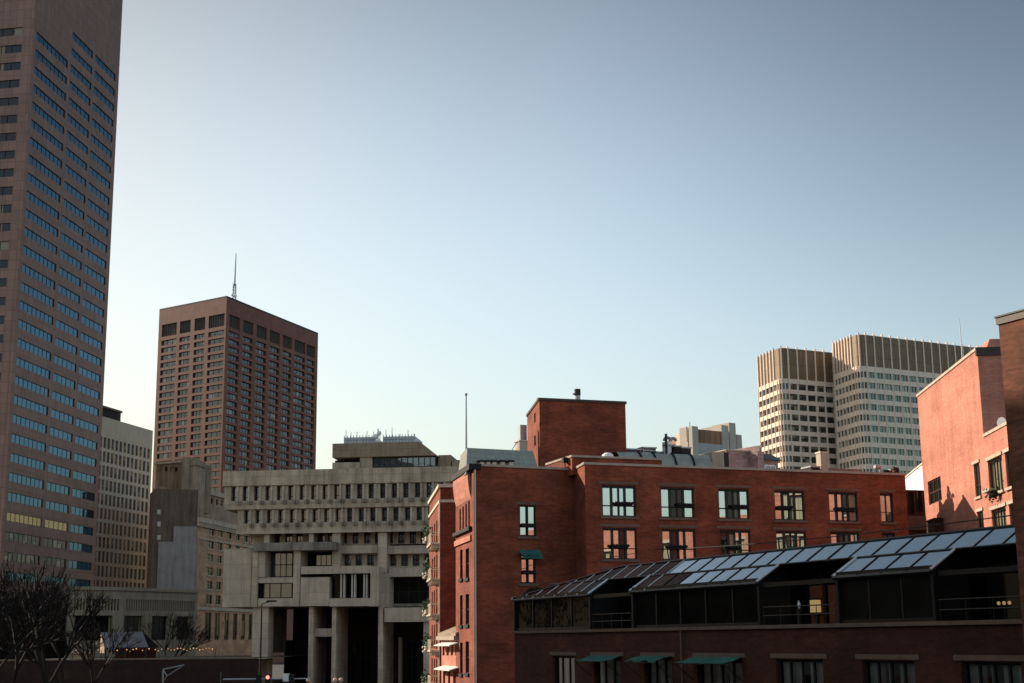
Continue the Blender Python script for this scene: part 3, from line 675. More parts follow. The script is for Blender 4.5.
def low_wing():
    # low brick wing with a sloping roof between the two brick buildings
    A0=dep(441.5,637,133); C=V((A0.x,A0.y,0)); E=dep(459.5,637,124.5); E=V((E.x,E.y,0)); fr=Fr(C,E); H=fr.px(449,636)[1]
    t=thing('low_brick_wing','low sunlit brick wing with tiled roof and pale awnings in the gap','building',C)
    w1=[fr.rect(a,b,645,655.5) for a,b in ((442.4,444.6),(446.5,448.8),(450.8,453),(455,457))]
    w2=[fr.rect(a,b,671,685) for a,b in ((443,445.2),(448,450.2),(453,456))]
    B=C-fr.N*7; mb=MB(); mb.shell([C,E,E-fr.N*7,B],0,H,{0:w1+w2},.3,roof=False); mb.build('wall',BRP,t)
    for r in w1+w2: framed(t,fr,r,-.2,DARK,G_DRK,.08,[.5])
    mb=MB(); a=.35
    mb.hexa([fr.P(0,a,H),fr.P(fr.L,a,H),fr.P(fr.L,-6,H+2.4),fr.P(0,-6,H+2.4)],[fr.P(0,a,H+.25),fr.P(fr.L,a,H+.25),fr.P(fr.L,-6,H+2.65),fr.P(0,-6,H+2.65)]); mb.build('roof',concrete('buff_tiles',(.36,.28,.2),.35),t)
    mb=MB(); mb.box(fr,0,fr.L,.5,.005,H-.35,H-.01); mb.build('gutter',COPE,t)
    for y,nm in ((643,'upper'),(667,'lower')):
        q=fr.px(450,y)[1]; mb=MB(); mb.hexa([fr.P(1.2,.9,q-.25),fr.P(fr.L,.9,q-.25),fr.P(fr.L,.01,q),fr.P(1.2,.01,q)],[fr.P(1.2,.9,q-.17),fr.P(fr.L,.9,q-.17),fr.P(fr.L,.01,q+.1),fr.P(1.2,.01,q+.1)])
        mb.build('awning',WHITE,t)
low_wing()
# ================================================================== MAIN RED BRICK APARTMENT BUILDING
def brick_building():
    CA=dep(473.6,466,117); H=CA.z; Lp=top(456,478,H); JA=top(574,470.4,H); CB=top(584.6,464.6,H); RB=top(905,475.5,H)
    CA,Lp,JA,CB,RB=[V((p.x,p.y,0)) for p in (CA,Lp,JA,CB,RB)]
    d=(RB-CB).normalized(); nB=V((d.y,-d.x,0)); 
    fA=Fr(CA,JA); fB=Fr(CB,RB); bk=-fB.N*16; fl=Fr(Lp,CA)
    t=thing('apartment_building','large red brick apartment building with french windows and a tall rooftop brick block','building',CA)
    xs=[(602.3,635.8),(661,694.2),(718.8,749),(774.8,804.6),(829.2,857.6),(880.6,893.3)]
    t1=[485.4,487.1,488.8,490.4,492.1,493.4]; b1=[517,518.2,519.2,520.3,521,521.3]
    t2=[528.2,529,529.8,531.2,532,532.6]
    wB=[]
    for i,(a,b) in enumerate(xs):
        u0,u1,_,_=fB.rect(a,b,t1[i],b1[i]); zb,zt=fB.px((a+b)/2,b1[i])[1],fB.px((a+b)/2,t1[i])[1]; wB.append([u0,u1,zb,zt])
    zt=sum(r[3] for r in wB)/6; zb=sum(r[2] for r in wB)/6; dz=sum(fB.px((a+b)/2,t1[i])[1]-fB.px((a+b)/2,t2[i])[1] for i,(a,b) in enumerate(xs))/6
    rows=[(r[0],r[1],zb-dz*k,zt-dz*k,k,i) for k in range(3) for i,r in enumerate(wB)]
    rA=[fA.rect(519.6,536,505.3,536.3),fA.rect(521,535.6,554.5,583.5)]
    # left, street-side wall: narrow slits under the cornice and paired windows below
    sl=[fl.rect(a,b,y0,y1) for a,b,y0,y1 in ((459.4,460.9,509,531.5),(462.4,463.9,506.5,530.5),(465.4,466.9,503.8,529),(468.3,469.9,501,528))]
    pr=[]
    for y0,y1 in ((548.5,578),(594,624.5),(641.5,673)):
        for a,b,dy in ((460,462.7,1.2),(465.6,469.1,0)): pr.append(fl.rect(a,b,y0+dy,y1+dy*.6))
    Lext=CA-fl.U*(fl.L+.2); f2=Fr(Lext,CA); du=f2.L-fl.L; sl=[(a+du,b+du,c,e) for a,b,c,e in sl]; pr=[(a+du,b+du,c,e) for a,b,c,e in pr]; fl=f2
    BL=Lext+fA.U*1.0-fA.N*0
    pts=[Lext,CA,JA,CB,RB,RB+bk,V((Lext+ (RB+bk-RB)*.5+V((3,0,0))))]
    mb=MB(); mb.shell(pts,0,H,{0:sl+pr,1:rA,3:[r[:4] for r in rows]},.3,roof=False); mb.build('wall',BR,t)
    mb=MB(); mb.poly([(p.x,p.y,H-.55) for p in pts]); mb.build('roof',ROOF,t)
    # coping
    mb=MB()
    for f,a,b in ((fA,0,fA.L-.2),(fB,-.1,fB.L+.1)): mb.box(f,a,b,.1,-.32,H+.004,H+.2)
    fr_=Fr(JA,CB); mb.box(fr_,.3,fr_.L-.33,.1,-.32,H+.003,H+.19); mb.build('coping',COPE,t)
    # cornice on the street side with a curved brick corbel
    mb=MB(); mb.box(fl,0,fl.L+.2,.42,-.6,H-.3,H+.18); mb.build('cornice',BLACK,t)
    mb=MB(); q=fl.px(470,499)[1]; zz=H-.3; n=6; u0,u1=.3,fl.L-1.2
    for k in range(n):
        a,b=k/n,(k+1)/n; pa=.3*math.cos(a*math.pi/2)**.7; pb=.3*math.cos(b*math.pi/2)**.7 if b<1 else .003
        za,zb2=zz-(zz-q)*a,zz-(zz-q)*b
        mb.poly([fl.P(u0,pb,zb2),fl.P(u1,pb,zb2),fl.P(u1,pa,za),fl.P(u0,pa,za)]); mb.poly([fl.P(u1,pb,zb2),fl.P(u1,0.001,zb2),fl.P(u1,0.001,za),fl.P(u1,pa,za)]); mb.poly([fl.P(u0,pb,zb2),fl.P(u0,pa,za),fl.P(u0,0.001,za),fl.P(u0,0.001,zb2)])
    mb.build('corbel',BRP,t)
    mb=MB(); z1=fl.px(465,530.5)[1]; mb.box(fl,0,fl.L-.9,.28,.003,z1-.2,z1+.1); mb.build('ledge',BLACK,t)
    mb=MB(); z1=fl.px(465,540)[1]; mb.box(fl,0,fl.L-1,.15,.004,z1-.25,z1+.2); mb.build('ledge',BRP,t)
    mb=MB(); mb.box(fl,0.01,fl.L-.01,.012,.002,0,H-.31); 
    # brick skin is the same wall; downpipe on the corner
    mb=MB(); mb.tube(fA.P(.06,.12,0),fA.P(.06,.12,H),.09,k=6); mb.build('downpipe',CREAM,t)
    for r in sl: framed(t,fl,r,-.2,BLACK,G_SUN,.05)
    for r in pr:
        framed(t,fl,r,-.2,BLACK,G_SUN,.06,[],[.5]); m=MB(); m.box(fl,r[0]-.15,r[1]+.15,.15,.004,r[2]-.25,r[2]); m.build('sill',BLACK,t)
    # french windows
    for u0,u1,z0,z1,k,i in rows:
        r=(u0,u1,z0,z1); mu=[(.29,.21),(.505,.15),(.69,.21)] if i<5 else [(.5,.1)]
        w_=framed(t,fB,r,-.2,DARK,G_RM,.1,mu,[(.345,.05)],jit=.012,proud=.08,dark={(0,1):(1,2),(0,2):(1,2),(1,0):(2,),(1,1):(1,),(1,2):(0,1),(0,4):(3,),(1,4):(1,)}.get((k,i),()),dmat=G_DRK)
        m=MB(); m.box(fB,u0+.1,u1-.1,-.02,-.13,z1-.2,z1-.1); m.build('blind_box',BLACK,w_)
        m=MB(); m.box(fB,u0-.28,u1+.28,.045,.003,z1+.1,z1+.30); m.build('lintel',LINT,t)
        m=MB(); m.box(fB,u0-.2,u1+.2,.12,.003,z0-.2,z0-.002); m.build('sill',LINT,t)
        if i<5 and k<2:
            a,b=[(.40,.88),(.5,.92),(.42,.9),(.1,.55),(.3,.86)][i] if k==0 else [(.22,.72),(.2,.7),(.3,.6),(.5,.9),(.1,.5)][i]
            rl=MB(); zz=z0+(z1-z0)*.345
            for q in range(7): uu=u0+(u1-u0)*(a+(b-a)*q/6); rl.ball(fB.P(uu,.1,zz+.22),.13,k=6)
            rl.box(fB,u0+(u1-u0)*a,u0+(u1-u0)*b,.12,.0,zz+.02,zz+.2); rl.tube(fB.P(u0,.05,zz),fB.P(u1,.05,zz),.03,k=5); rl.build('railing_planter',BLACK,w_)
    for k,r in enumerate(rA):
        w_=framed(t,fA,r,-.2,BLACK,G_RM,.12,[(.5,.22)],[(.36,.12)],jit=.012)
        m=MB(); m.box(fA,r[0]-.3,r[1]+.3,.05,.003,r[3]+.05,r[3]+.25); m.build('lintel',LINT,t)
        m=MB(); m.box(fA,r[0]-.25,r[1]+.25,.12,.003,r[2]-.22,r[2]-.002); m.build('sill',LINT,t)
        m=MB(); m.box(fA,r[0]+.15,r[1]-.05,.14,-.02,r[2]+.75,r[2]+1.05); m.build('railing_planter',BLACK,w_)
    m=MB(); r=rA[1]; n=8
    for q in range(n):
        ua,ub=r[0]-.2+(r[1]-r[0]+.6)*q/n,r[0]-.2+(r[1]-r[0]+.6)*(q+1)/n; um=(ua+ub)/2; zc=r[3]
        m.poly([fA.P(ua,.75,zc-.18),fA.P(um,.75,zc-.10),fA.P(um,.01,zc+.42),fA.P(ua,.01,zc+.36)]); m.poly([fA.P(um,.75,zc-.10),fA.P(ub,.75,zc-.18),fA.P(ub,.01,zc+.36),fA.P(um,.01,zc+.42)])
        m.poly([fA.P(ua,.75,zc-.36),fA.P(ub,.75,zc-.36),fA.P(ub,.75,zc-.18),fA.P(ua,.75,zc-.18)])
    m.build('awning',GREEN,t)
    # mansard-like pale roof pieces behind the left parapet
    m=MB(); a,b=fA.px(469,461,-2)[0],fA.px(536,461,-2)[0]; zt_=fA.px(490,454.5,-6)[1]
    m.hexa([fA.P(a-.6,-1.2,H-.5),fA.P(b,-1.2,H-.5),fA.P(b,-8,H-.5),fA.P(a+1.4,-8,H-.5)],[fA.P(a+.1,-2.6,zt_),fA.P(b,-2.6,zt_),fA.P(b,-7.5,zt_),fA.P(a+1.5,-7.5,zt_)]); m.build('attic_roof',GROOF,t)
    m=MB(); m.hexa([fl.P(.3,-.7,H-.2),fl.P(fl.L-2.4,-.7,H-.2),fl.P(fl.L-2.4,-2.4,H-.2),fl.P(.3,-2.4,H-.2)],[fl.P(.6,-1.6,H+1.2),fl.P(fl.L-2.6,-1.6,H+1.2),fl.P(fl.L-2.6,-2.3,H+1.2),fl.P(.6,-2.3,H+1.2)]); m.build('attic_roof',PALE,t)
    # tall rooftop block
    PC=dep(539.3,400.4,128); PH=PC.z; PL=top(527.1,416.9,PH); PR=top(625.3,404.1,PH); PC,PL,PR=[V((p.x,p.y,0)) for p in (PC,PL,PR)]; PB=PL+PR-PC; pl,pf=Fr(PL,PC),Fr(PC,PR)
    ws=[pl.rect(534.2,535.6,413,422.5),pl.rect(534.2,535.8,435.5,446)]
    m=MB(); m.shell([PL,PC,PR,PB],H-.5,PH,{0:ws},.25); m.build('rooftop_block',BR,t)
    for r in ws: framed(t,pl,r,-.15,BRD,G_SUN,.06)
    m=MB(); m.box(pf,-.12,pf.L+.1,.1,-.4,PH+.003,PH+.24); m.box(pl,0,pl.L-.42,.1,-.4,PH+.004,PH+.235); m.build('coping',COPM,t)
    # raised parapet behind the right wing
    q0=fB.off(-3); r=q0.rect(572,660,457.5,470); zt_=q0.px(572,457.2)[1]; e0=q0.px(640,460)[0]; e1=q0.px(662,463)[0]
    m=MB(); m.hexa([q0.P(r[0],0,H-.5),q0.P(e1,0,H-.5),q0.P(e1,-.5,H-.5),q0.P(r[0],-.5,H-.5)],[q0.P(r[0],0,zt_),q0.P(e1,0,zt_-.02),q0.P(e1,-.5,zt_-.02),q0.P(r[0],-.5,zt_)]); m.box(q0,r[0],r[0]+.5,-.51,-6,H-.5,zt_); m.build('raised_parapet',BR,t)
    m=MB(); m.box(q0,r[0]-.08,e1,.1,-.6,zt_+.003,zt_+.18); m.box(q0,r[0]-.08,r[0]+.6,-.605,-6,zt_+.004,zt_+.178); m.build('coping',COPE,t)
    # curved grey-green rooftop vault with dark ribs
    q1=fB.off(-7.5); a,b=q1.px(622,460)[0],q1.px(714,460)[0]; zt_=q1.px(680,454.3,-1.4)[1]; z0_=H-.5; m=MB(); rb=[]
    def prof(k): 
        th=k/6*math.pi/2; return (-1.4*(1-math.cos(th))+0, z0_+(zt_-z0_)*math.sin(th))
    for k in range(6):
        n0_,za=prof(k); n1_,zb_=prof(k+1); m.poly([q1.P(a,n0_,za),q1.P(b,n0_,za),q1.P(b,n1_,zb_),q1.P(a,n1_,zb_)])
    m.poly([q1.P(a,-1.4,zt_),q1.P(b,-1.4,zt_),q1.P(b,-4,zt_),q1.P(a,-4,zt_)]); m.build('roof_vault',GROOF,t)
    for x in (644,658,677.5,695.5):
        uu=q1.px(x,460)[0]; m=MB()
        for k in range(6):
            n0_,za=prof(k); n1_,zb_=prof(k+1); m.tube(q1.P(uu,n0_+.1,za),q1.P(uu+.02,n1_+.1,zb_+.05),.09,k=5)
        m.build('vault_rib',BLACK,t)
    return dict(t=t,fA=fA,fB=fB,fl=fl,H=H,pf=pf,PH=PH,pl=pl,RB=RB)
BB=brick_building(); fA,fB,BH=BB['fA'],BB['fB'],BB['H']
def rooftop(fr,n,x0,x1,y0,y1,name,label,cat,mat,group=None,d=1.6,extra=None,bev=True):
    """a roof-standing box with casing, lid and louvre slots; sits on the roof deck"""
    r=fr.rect(x0,x1,y0,y1,n); t=thing(name,label,cat,fr.P((r[0]+r[1])/2,n-d/2,BH-.55),group)
    m=MB(); m.box(fr,r[0],r[1],n,n-d,BH-.55,r[3]-.12); m.build('casing',mat,t)
    m=MB(); m.box(fr,r[0]-.08,r[1]+.08,n+.08,n-d-.08,r[3]-.12,r[3]); m.build('lid',STEEL,t)
    w_=(r[1]-r[0]); 
    if w_>.6:
        m=MB(); k=max(2,int((r[3]-r[2])/.25))
        for i in range(k): zz=r[2]+(r[3]-r[2])*(i+.5)/k*.85; m.box(fr,r[0]+.1,r[1]-.1,n+.04,n+.003,zz,zz+.1)
        m.build('louvres',DARK,t)
    return t,r
def rooftop_things():
    # vent pipe on the tall block
    pf,PH=BB['pf'],BB['PH']; q=pf.off(-3); u=q.px(577.6,398)[0]; zt=q.px(577.6,389.6)[1]
    t=thing('vent_pipe','stubby grey vent pipe on top of the tall brick block','vent',q.P(u,0,PH))
    m=MB(); m.tube(q.P(u,0,PH-.01),q.P(u,0,zt),.25,k=12); m.build('pipe',STEEL,t); m=MB(); m.tube(q.P(u,0,zt-.55),q.P(u,0,zt+.04),.29,k=12); m.box(q,u-.45,u-.2,.1,-.1,zt-.5,zt-.38); m.build('collar',DARK,t)
    # small beige stack, dome rail
    pl=BB['pl']; q=fA.off(-8.6)
    r=q.rect(519.4,527.6,440.3,456); t=thing('roof_stack','small beige stack against the left side of the tall brick block','chimney',q.P(r[0],0,BH-.5)); m=MB(); m.box(q,r[0],r[1],0,-1,BH-.5,r[3]-.1); m.build('stack',BEIGE,t); m=MB(); m.box(q,r[0]-.08,r[1]+.05,.08,-1.08,r[3]-.1,r[3]); m.build('cap',CREAM,t)
    r2=q.rect(525.4,528,423,442); m=MB(); m.box(q,r2[0],r2[1]+.4,-1.1,-1.6,BH-.5,r2[3]); tag(m.build('flue',STEEL),'slim grey flue rising behind the small beige stack','flue')
    r=q.rect(504.5,519,443.5,457); t=thing('roof_railing','thin curved white railing on the roof left of the beige stack','railing',q.P(r[0],.6,BH-.5)); 
    def arc(a): 
        return q.P(r[0]+(r[1]-r[0])*(1-math.cos(a)),.6,0), math.sin(a)
    m=MB()
    for fr_ in (1,.72,.45):
        for k in range(6):
            a0,a1=k/6*math.pi/2,(k+1)/6*math.pi/2; p0,s0=arc(a0); p1,s1=arc(a1); zt=r[3]-BH
            m.tube(V((p0.x,p0.y,BH+zt*s0*fr_+.2)),V((p1.x,p1.y,BH+zt*s1*fr_+.2)),.035,k=5)
    m.build('rail',STEEL,t); m=MB()
    for k in (1,3,5):
        p0,s0=arc(k/6*math.pi/2); m.tube(V((p0.x,p0.y,BH-.5)),V((p0.x,p0.y,BH+(r[3]-BH)*s0+.2)),.035,k=5)
    m.build('post',STEEL,t)
    # vents along the attic roof
    ff=fA.off(-1.35); pos=['leftmost','second','middle','fourth','rightmost']
    for i,x in enumerate((482,488,494,502.5,511)):
        u,zz=ff.px(x,463); t=thing('roof_vent','%s of the five black roof vents along the grey attic roof'%pos[i],'vent',ff.P(u,0,BH-.2),'black vents along the attic roof')
        m=MB(); m.box(ff,u-.17,u+.17,.1,-.5,BH-.3,zz+.08); m.build('throat',CREAM,t); m=MB(); m.box(ff,u-.26,u+.26,.16,-.55,zz+.08,zz+.24); m.build('hood',BLACK,t)
    # flagpole
    P0=dep(466.3,460,132); P0.z=BH-.3; zt=dep(466.3,395.5,132).z
    t=thing('flagpole','tall slim bare flagpole rising behind the brick corner cornice','flagpole',P0); m=MB(); m.tube(P0,V((P0.x,P0.y,zt)),.11,.06,k=8); m.build('pole',STEEL,t); m=MB(); m.ball(V((P0.x,P0.y,zt+.1)),.14); m.build('finial',STEEL,t)
    m=MB(); m.box(Fr(P0-V((.4,-.4,0)),P0+V((.4,.4,0))),0,.8,.4,-.4,BH-.56,BH-.28); m.build('base',PALE,t)
    # skylight dome
    q=fB.off(-5); r=q.rect(604,615.5,452.6,457.6); t=thing('skylight_dome','small white dome skylight in front of the tall brick block','skylight',q.P((r[0]+r[1])/2,0,BH-.5))
    m=MB(); m.box(q,r[0]+.1,r[1]-.1,0,-.9,BH-.5,r[2]+.1); m.build('kerb',DARK,t); c=q.P((r[0]+r[1])/2,-.45,r[2]+.1); m=MB(); m.ball(c,(r[1]-r[0])/2,k=14,sz=.75); m.build('dome',WHITE,t,True)
    u,zz=fB.off(-4).px(565,461); q=fB.off(-4); t=thing('roof_camera','small black floodlight on the roof by the raised parapet','floodlight',q.P(u,0,BH-.5)); m=MB(); m.tube(q.P(u,0,BH-.5),q.P(u,0,zz),.05,k=6); m.build('post',DARK,t); m=MB(); m.box(q,u-.22,u+.22,.2,-.2,zz-.15,zz+.3); m.build('head',BLACK,t)
    # plant behind the vault
    q=fB.off(-12)
    rooftop(q,0,626,641,448.5,456,'air_conditioner','low dark blue-grey rooftop unit beside the tall brick block','air conditioner',paint('slate_casing',(.15,.17,.2)))
    rooftop(q,-1,643,656,447,456,'air_conditioner','squat pale grey rooftop unit left of the vertical duct stack','air conditioner',STEEL)
    rooftop(q,-.5,657,667,451.5,456,'air_conditioner','lowest dark rooftop unit at the foot of the duct stack','air conditioner',DARK)
    # duct stack
    r=q.rect(666,673.5,434,456); b=q.P((r[0]+r[1])/2,-.5,BH-.5); t=thing('duct_stack','white vertical rooftop duct stack with curled elbows on top','duct',b)
    m=MB(); m.box(q,r[0],r[0]+.55,0,-.8,BH-.5,r[3]-.7); m.build('duct',WHITE,t)
    m=MB(); m.tube(q.P(r[0]+.95,-.4,BH-.5),q.P(r[0]+.95,-.4,r[3]-.9),.22,k=10); m.build('duct',STEEL,t)
    m=MB(); zz=r[3]-.6
    for c,rad in ((r[0]+.35,.32),(r[0]+.95,.28)):
        for k in range(8):
            a0,a1=math.pi*k/8,math.pi*(k+1)/8; m.tube(q.P(c-rad*math.cos(a0),-.4,zz+rad*math.sin(a0)),q.P(c-rad*math.cos(a1),-.4,zz+rad*math.sin(a1)),.15,k=7)
    m.box(q,r[0]-.05,r[1],.1,-.7,zz-.5,zz-.35); m.build('elbow',STEEL,t)
    m=MB(); m.box(q,r[0]-.1,r[0]+.1,.12,.0,BH,r[3]); m.build('ladder',DARK,t)
    rooftop(q,.4,674.5,681,445.5,456,'condenser','narrow black condenser beside the white duct stack','condenser',BLACK)
    rooftop(q,.2,681.5,691,447,456,'condenser','wide black condenser below the far white pier','condenser',DARK)
    # light box and chimney on the right half of the roof
    q=fB.off(-9)
    r=q.rect(712.4,724,452,468); t=thing('roof_hut','pale timber roof hut with dark side at the end of the vault','hut',q.P(r[0],0,BH-.5)); m=MB(); m.box(q,r[0],r[1],0,-3.2,BH-.5,r[3]); m.build('front',LIME,t); m=MB(); m.box(q,r[1]+.003,r[1]+.5,-.02,-3.2,BH-.5,r[3]+.02); m.build('side_panel',DARK,t)
    r=q.rect(820.8,827.8,451.5,470); t=thing('chimney','pale square chimney on the roof in front of the curved towers','chimney',q.P(r[0],0,BH-.5)); m=MB(); m.box(q,r[0],r[1],0,-.8,BH-.5,r[3]-.15); m.build('stack',LIME,t); m=MB(); m.box(q,r[0]-.06,r[1]+.06,.06,-.86,r[3]-.15,r[3]); m.build('cap',CREAM,t)
    rooftop(q,.3,811,820,466,472,'air_conditioner','low black rooftop unit left of the pale square chimney','air conditioner',BLACK)
    r=q.rect(829,868,467.5,476); m=MB(); m.box(q,r[0],r[1],-1,-1.5,BH-.5,r[3]); tag(m.build('roof_screen',MAUVE),'long low pinkish roof screen right of the pale chimney','screen')
    # cluttered pipework at the right end
    q=fB.off(-4); rnd=random.Random(3); r=q.rect(879,904,463,475); b=q.P((r[0]+r[1])/2,0,BH-.5); t=thing('pipework','tangle of rooftop pipes and fan cowls at the right parapet end','pipework',b)
    for k in range(7):
        u=r[0]+(r[1]-r[0])*(k+.5)/7; h=BH+.2+rnd.random()*(r[3]-BH-.2)*.8; m=MB(); m.tube(q.P(u,-rnd.random()*1.5,BH-.5),q.P(u,-.7,h),.13,k=7); m.tube(q.P(u,-.7,h),q.P(u+rnd.choice((-.7,.7)),-.5,h+.05),.16,k=7); m.build('pipe',STEEL if k%2 else DARK,t)
    for k in range(3):
        u=r[0]+(r[1]-r[0])*(k+.7)/3.4; m=MB(); m.tube(q.P(u,-1.2,BH-.5),q.P(u,-1.2,BH+.7),.28,k=9); m.tube(q.P(u,-1.2,BH+.7),q.P(u,-1.2,BH+.9),.42,.2,k=9); m.build('fan_cowl',LIME if k==1 else BLACK,t)
rooftop_things()
# ------------------------------------------------------------------ mauve houses and far brown block behind the roof
def rear_houses():
    for x0,x1,y0,lab in ((727.5,757.5,451.6,'mauve brick house end rising behind the brick parapet, wider of two'),(758.8,780.5,452.2,'mauve stepped-gable house with grey dormer roof, right of the wider one')):
        f=Fr(dep(x0,480,170),dep(x1,480,172)); r=f.rect(x0,x1,y0,470); t=thing('row_house',lab,'house',f.P(0,0,0)); L=f.L
        if x0<740:
            m=MB(); m.box(f,0,L,0,-9,0,r[3]); m.build('wall',MAUVE,t); m=MB(); m.box(f,-.1,L+.1,.1,-9.1,r[3]+.002,r[3]+.15); m.build('coping',COPE,t)
            for k in (.18,.27): m=MB(); a=f.rect(742,747,461,464); m.box(f,a[0]+k*5,a[0]+.35+k*5,.05,.003,a[2],a[3]); m.build('vent_grille',WHITE,t)
        else:
            g0=f.px(763.4,452)[0]; g1=f.px(759.5,452)[0]; zz=f.px(761,445.3)[1]; zl=f.px(770,460)[1]
            m=MB(); m.box(f,0,g0,0,-9,0,r[3]); m.box(f,g1,g0-.25,0,-8.9,r[3],r[3]+.5); m.box(f,g1+.2,g0-.45,0,-8.8,r[3]+.5,zz); m.box(f,g0+.003,L,-.3,-9,0,zl); m.build('wall',MAUVE,t)
            m=MB(); m.hexa([f.P(g0+.003,.25,zl+.003),f.P(L+.2,.25,zl+.003),f.P(L+.2,-5,zl+.003),f.P(g0+.003,-5,zl+.003)],[f.P(g0+.003,-1.3,r[3]),f.P(L-.1,-1.3,r[3]),f.P(L-.1,-4,r[3]),f.P(g0+.003,-4,r[3])]); m.build('roof',ROOF,t)
            a=f.rect(766,777,464.8,472); framed(t,f,a,-.27,WHITE,G_MIR,.12,[.5])
    f=Fr(dep(721,440,400),dep(760,440,408)) 
    fr=Fr(dep(688,440,330),dep(722,440,336)); fl=Fr(dep(677,440,345),dep(688,440,330)); r=fr.rect(694.5,721,428.5,443.5); zt=r[3]
    t=thing('concrete_block','far brown ribbed rooftop block between pale concrete piers','building',fr.P(0,0,0))
    L=fr.L; m=MB(); m.shell([fl.P(0,0,0),fl.P(fl.L,0,0),fr.P(L,0,0),fr.P(L,-20,0)],0,zt-.4,{}); m.build('body',RUST,t)
    zb=fr.px(705,444)[1]; m=MB(); m.box(fr,fr.px(691,450)[0],L,1.0,.003,0,zb); m.build('base',concrete('pale_grey_base',(.42,.42,.41),.2),t)
    m=MB(); q=fr.rect(688.3,694.2,427,450); m.box(fr,q[0],q[1],1.4,-3,zb-10,q[3]); m.build('pier',CONCF,t)
    m=MB(); m.box(fl,0,fl.L-.4,.25,.003,fl.px(682,446)[1],fl.px(682,431)[1]); m.build('side_panel',LIME,t)
    for n_,(x0,x1,y0,lean) in enumerate(((722.2,729.4,425.4,.5),(729.8,736.6,423,.6),(737.4,742.6,434.8,1.2))):
        a=fr.rect(x0,x1,y0,470,-1-n_); m=MB(); a0,a1=a[0],a[1]; d=lean
        m.hexa([fr.P(a0+d,-1-n_,0),fr.P(a1+d*1.6,-1-n_,0),fr.P(a1+d*1.6,-8,0),fr.P(a0+d,-8,0)],[fr.P(a0,-1-n_,a[3]),fr.P(a1-.1,-1-n_,a[3]),fr.P(a1-.1,-8,a[3]),fr.P(a0,-8,a[3])]); m.build('fin',CONCF,t)
    m=MB(); u=fr.px(695.5,425)[0]; m.tube(fr.P(u,-2,zt-.5),fr.P(u,-2,fr.px(695.5,421)[1]),.12,k=5); m.build('aerial',STEEL,t)
rear_houses()
# ================================================================== TWIN PALE TOWERS WITH ROUNDED CORNERS
def slab_tower(C_,Yc,L_,R_x,label,row0,pitch_px,zcap_y,nl,nr,rowsN,hpx,ext):
    C=dep(*C_,Yc); H=C.z; L=top(*L_,H); Rr=top(*R_x,H); C,L,Rr=[V((p.x,p.y,0)) for p in (C,L,Rr)]
    Rr=C+(Rr-C)*ext; dl=(C-L).normalized(); dr=(Rr-C).normalized(); rad=3.2
    t=thing('slab_tower',label,'tower',C)
    A=C-dl*rad; Bp=C+dr*rad; arc=[]
    for k in range(1,4):
        s=k/4; arc.append(A*(1-s)**2+C*2*s*(1-s)+Bp*s*s)
    path=[L,A,*arc,Bp,Rr]; bk=L+Rr-C; pts=path+[bk+(L-C)*0]
    sc=Yc/1440.; zc=top(0,0,1).z if False else (dep(C_[0],zcap_y,Yc).z); holes={}; dz=pitch_px*sc
    zr=dep(C_[0],row0,Yc).z; items=[]
    frs=[Fr(path[i],path[i+1]) for i in range(len(path)-1)]
    for j in range(rowsN):
        z1=zr-dz*j; z0=z1-hpx*sc
        for i,f in enumerate(frs):
            if i==0: n=nl
            elif i==len(frs)-1: n=nr
            else: n=1
            for k in range(n):
                a=f.L*(k+.07)/n; b=f.L*(k+.93)/n
                if n==1: a,b=f.L*.08,f.L*.92
                if n>1 and (k*7+j*3)%9==0: a+=f.L*.12/n
                holes.setdefault(i,[]).append((a,b,z0,z1)); items.append((f,(a,b,z0,z1),j))
    m=MB(); m.shell(pts,0,zc,holes,.45,roof=True); m.build('wall',CREAMW,t)
    m=MB(); ins=[p+(V(((L+Rr)/2).xyz)-p).normalized()*.35 for p in pts]; m.shell(ins,zc+.002,H); m.build('crown',BRONZ,t)
    for i,f in enumerate(frs):
        n=nl+1 if i==0 else (nr if i==len(frs)-1 else 1)
        if i in (1,2,4): continue
        for k in range(n):
            u=f.L*(k+.02)/n; m=MB(); m.box(f,u,u+.42,.12,-.5,zc-.6,H+.7); m.build('fin',CREAMW,t)
    items.sort(key=lambda q:q[2])
    def mk(m,it):
        f,r,_=it; m.rect(f,*r,-.4,0)
        for q in ((.5,) if r[1]-r[0]<4 else (.33,.66)): u=r[0]+(r[1]-r[0])*q; m.box(f,u-.07,u+.07,-.32,-.39,r[2],r[3],1)
    cut100(t,items,'window',[G_JFK,DARK],mk)
    m=MB()
    for i,f in enumerate(frs):
        n=nl if i==0 else (nr if i==len(frs)-1 else 1)
        for k in range(n+1): 
            u=f.L*k/n; m.box(f,u-.1,u+.1,.22,.004,20,zc-.01)
    m.build('rib',CREAMW,t)
CREAMW=concrete('cream_precast',(.84,.68,.55),.12)
slab_tower((779.3,347.2),480,(757,358),(831.6,352.4),'smaller left one of the twin cream towers with ribbed bronze crowns',382.6,10.6,378,5,7,10,6.2,1.35)
slab_tower((857.2,333.8),468,(832.4,344.2),(975.7,347.5),'larger right one of the twin cream towers with ribbed bronze crowns',370.9,11.05,365.4,6,16,11,6.2,1.15)
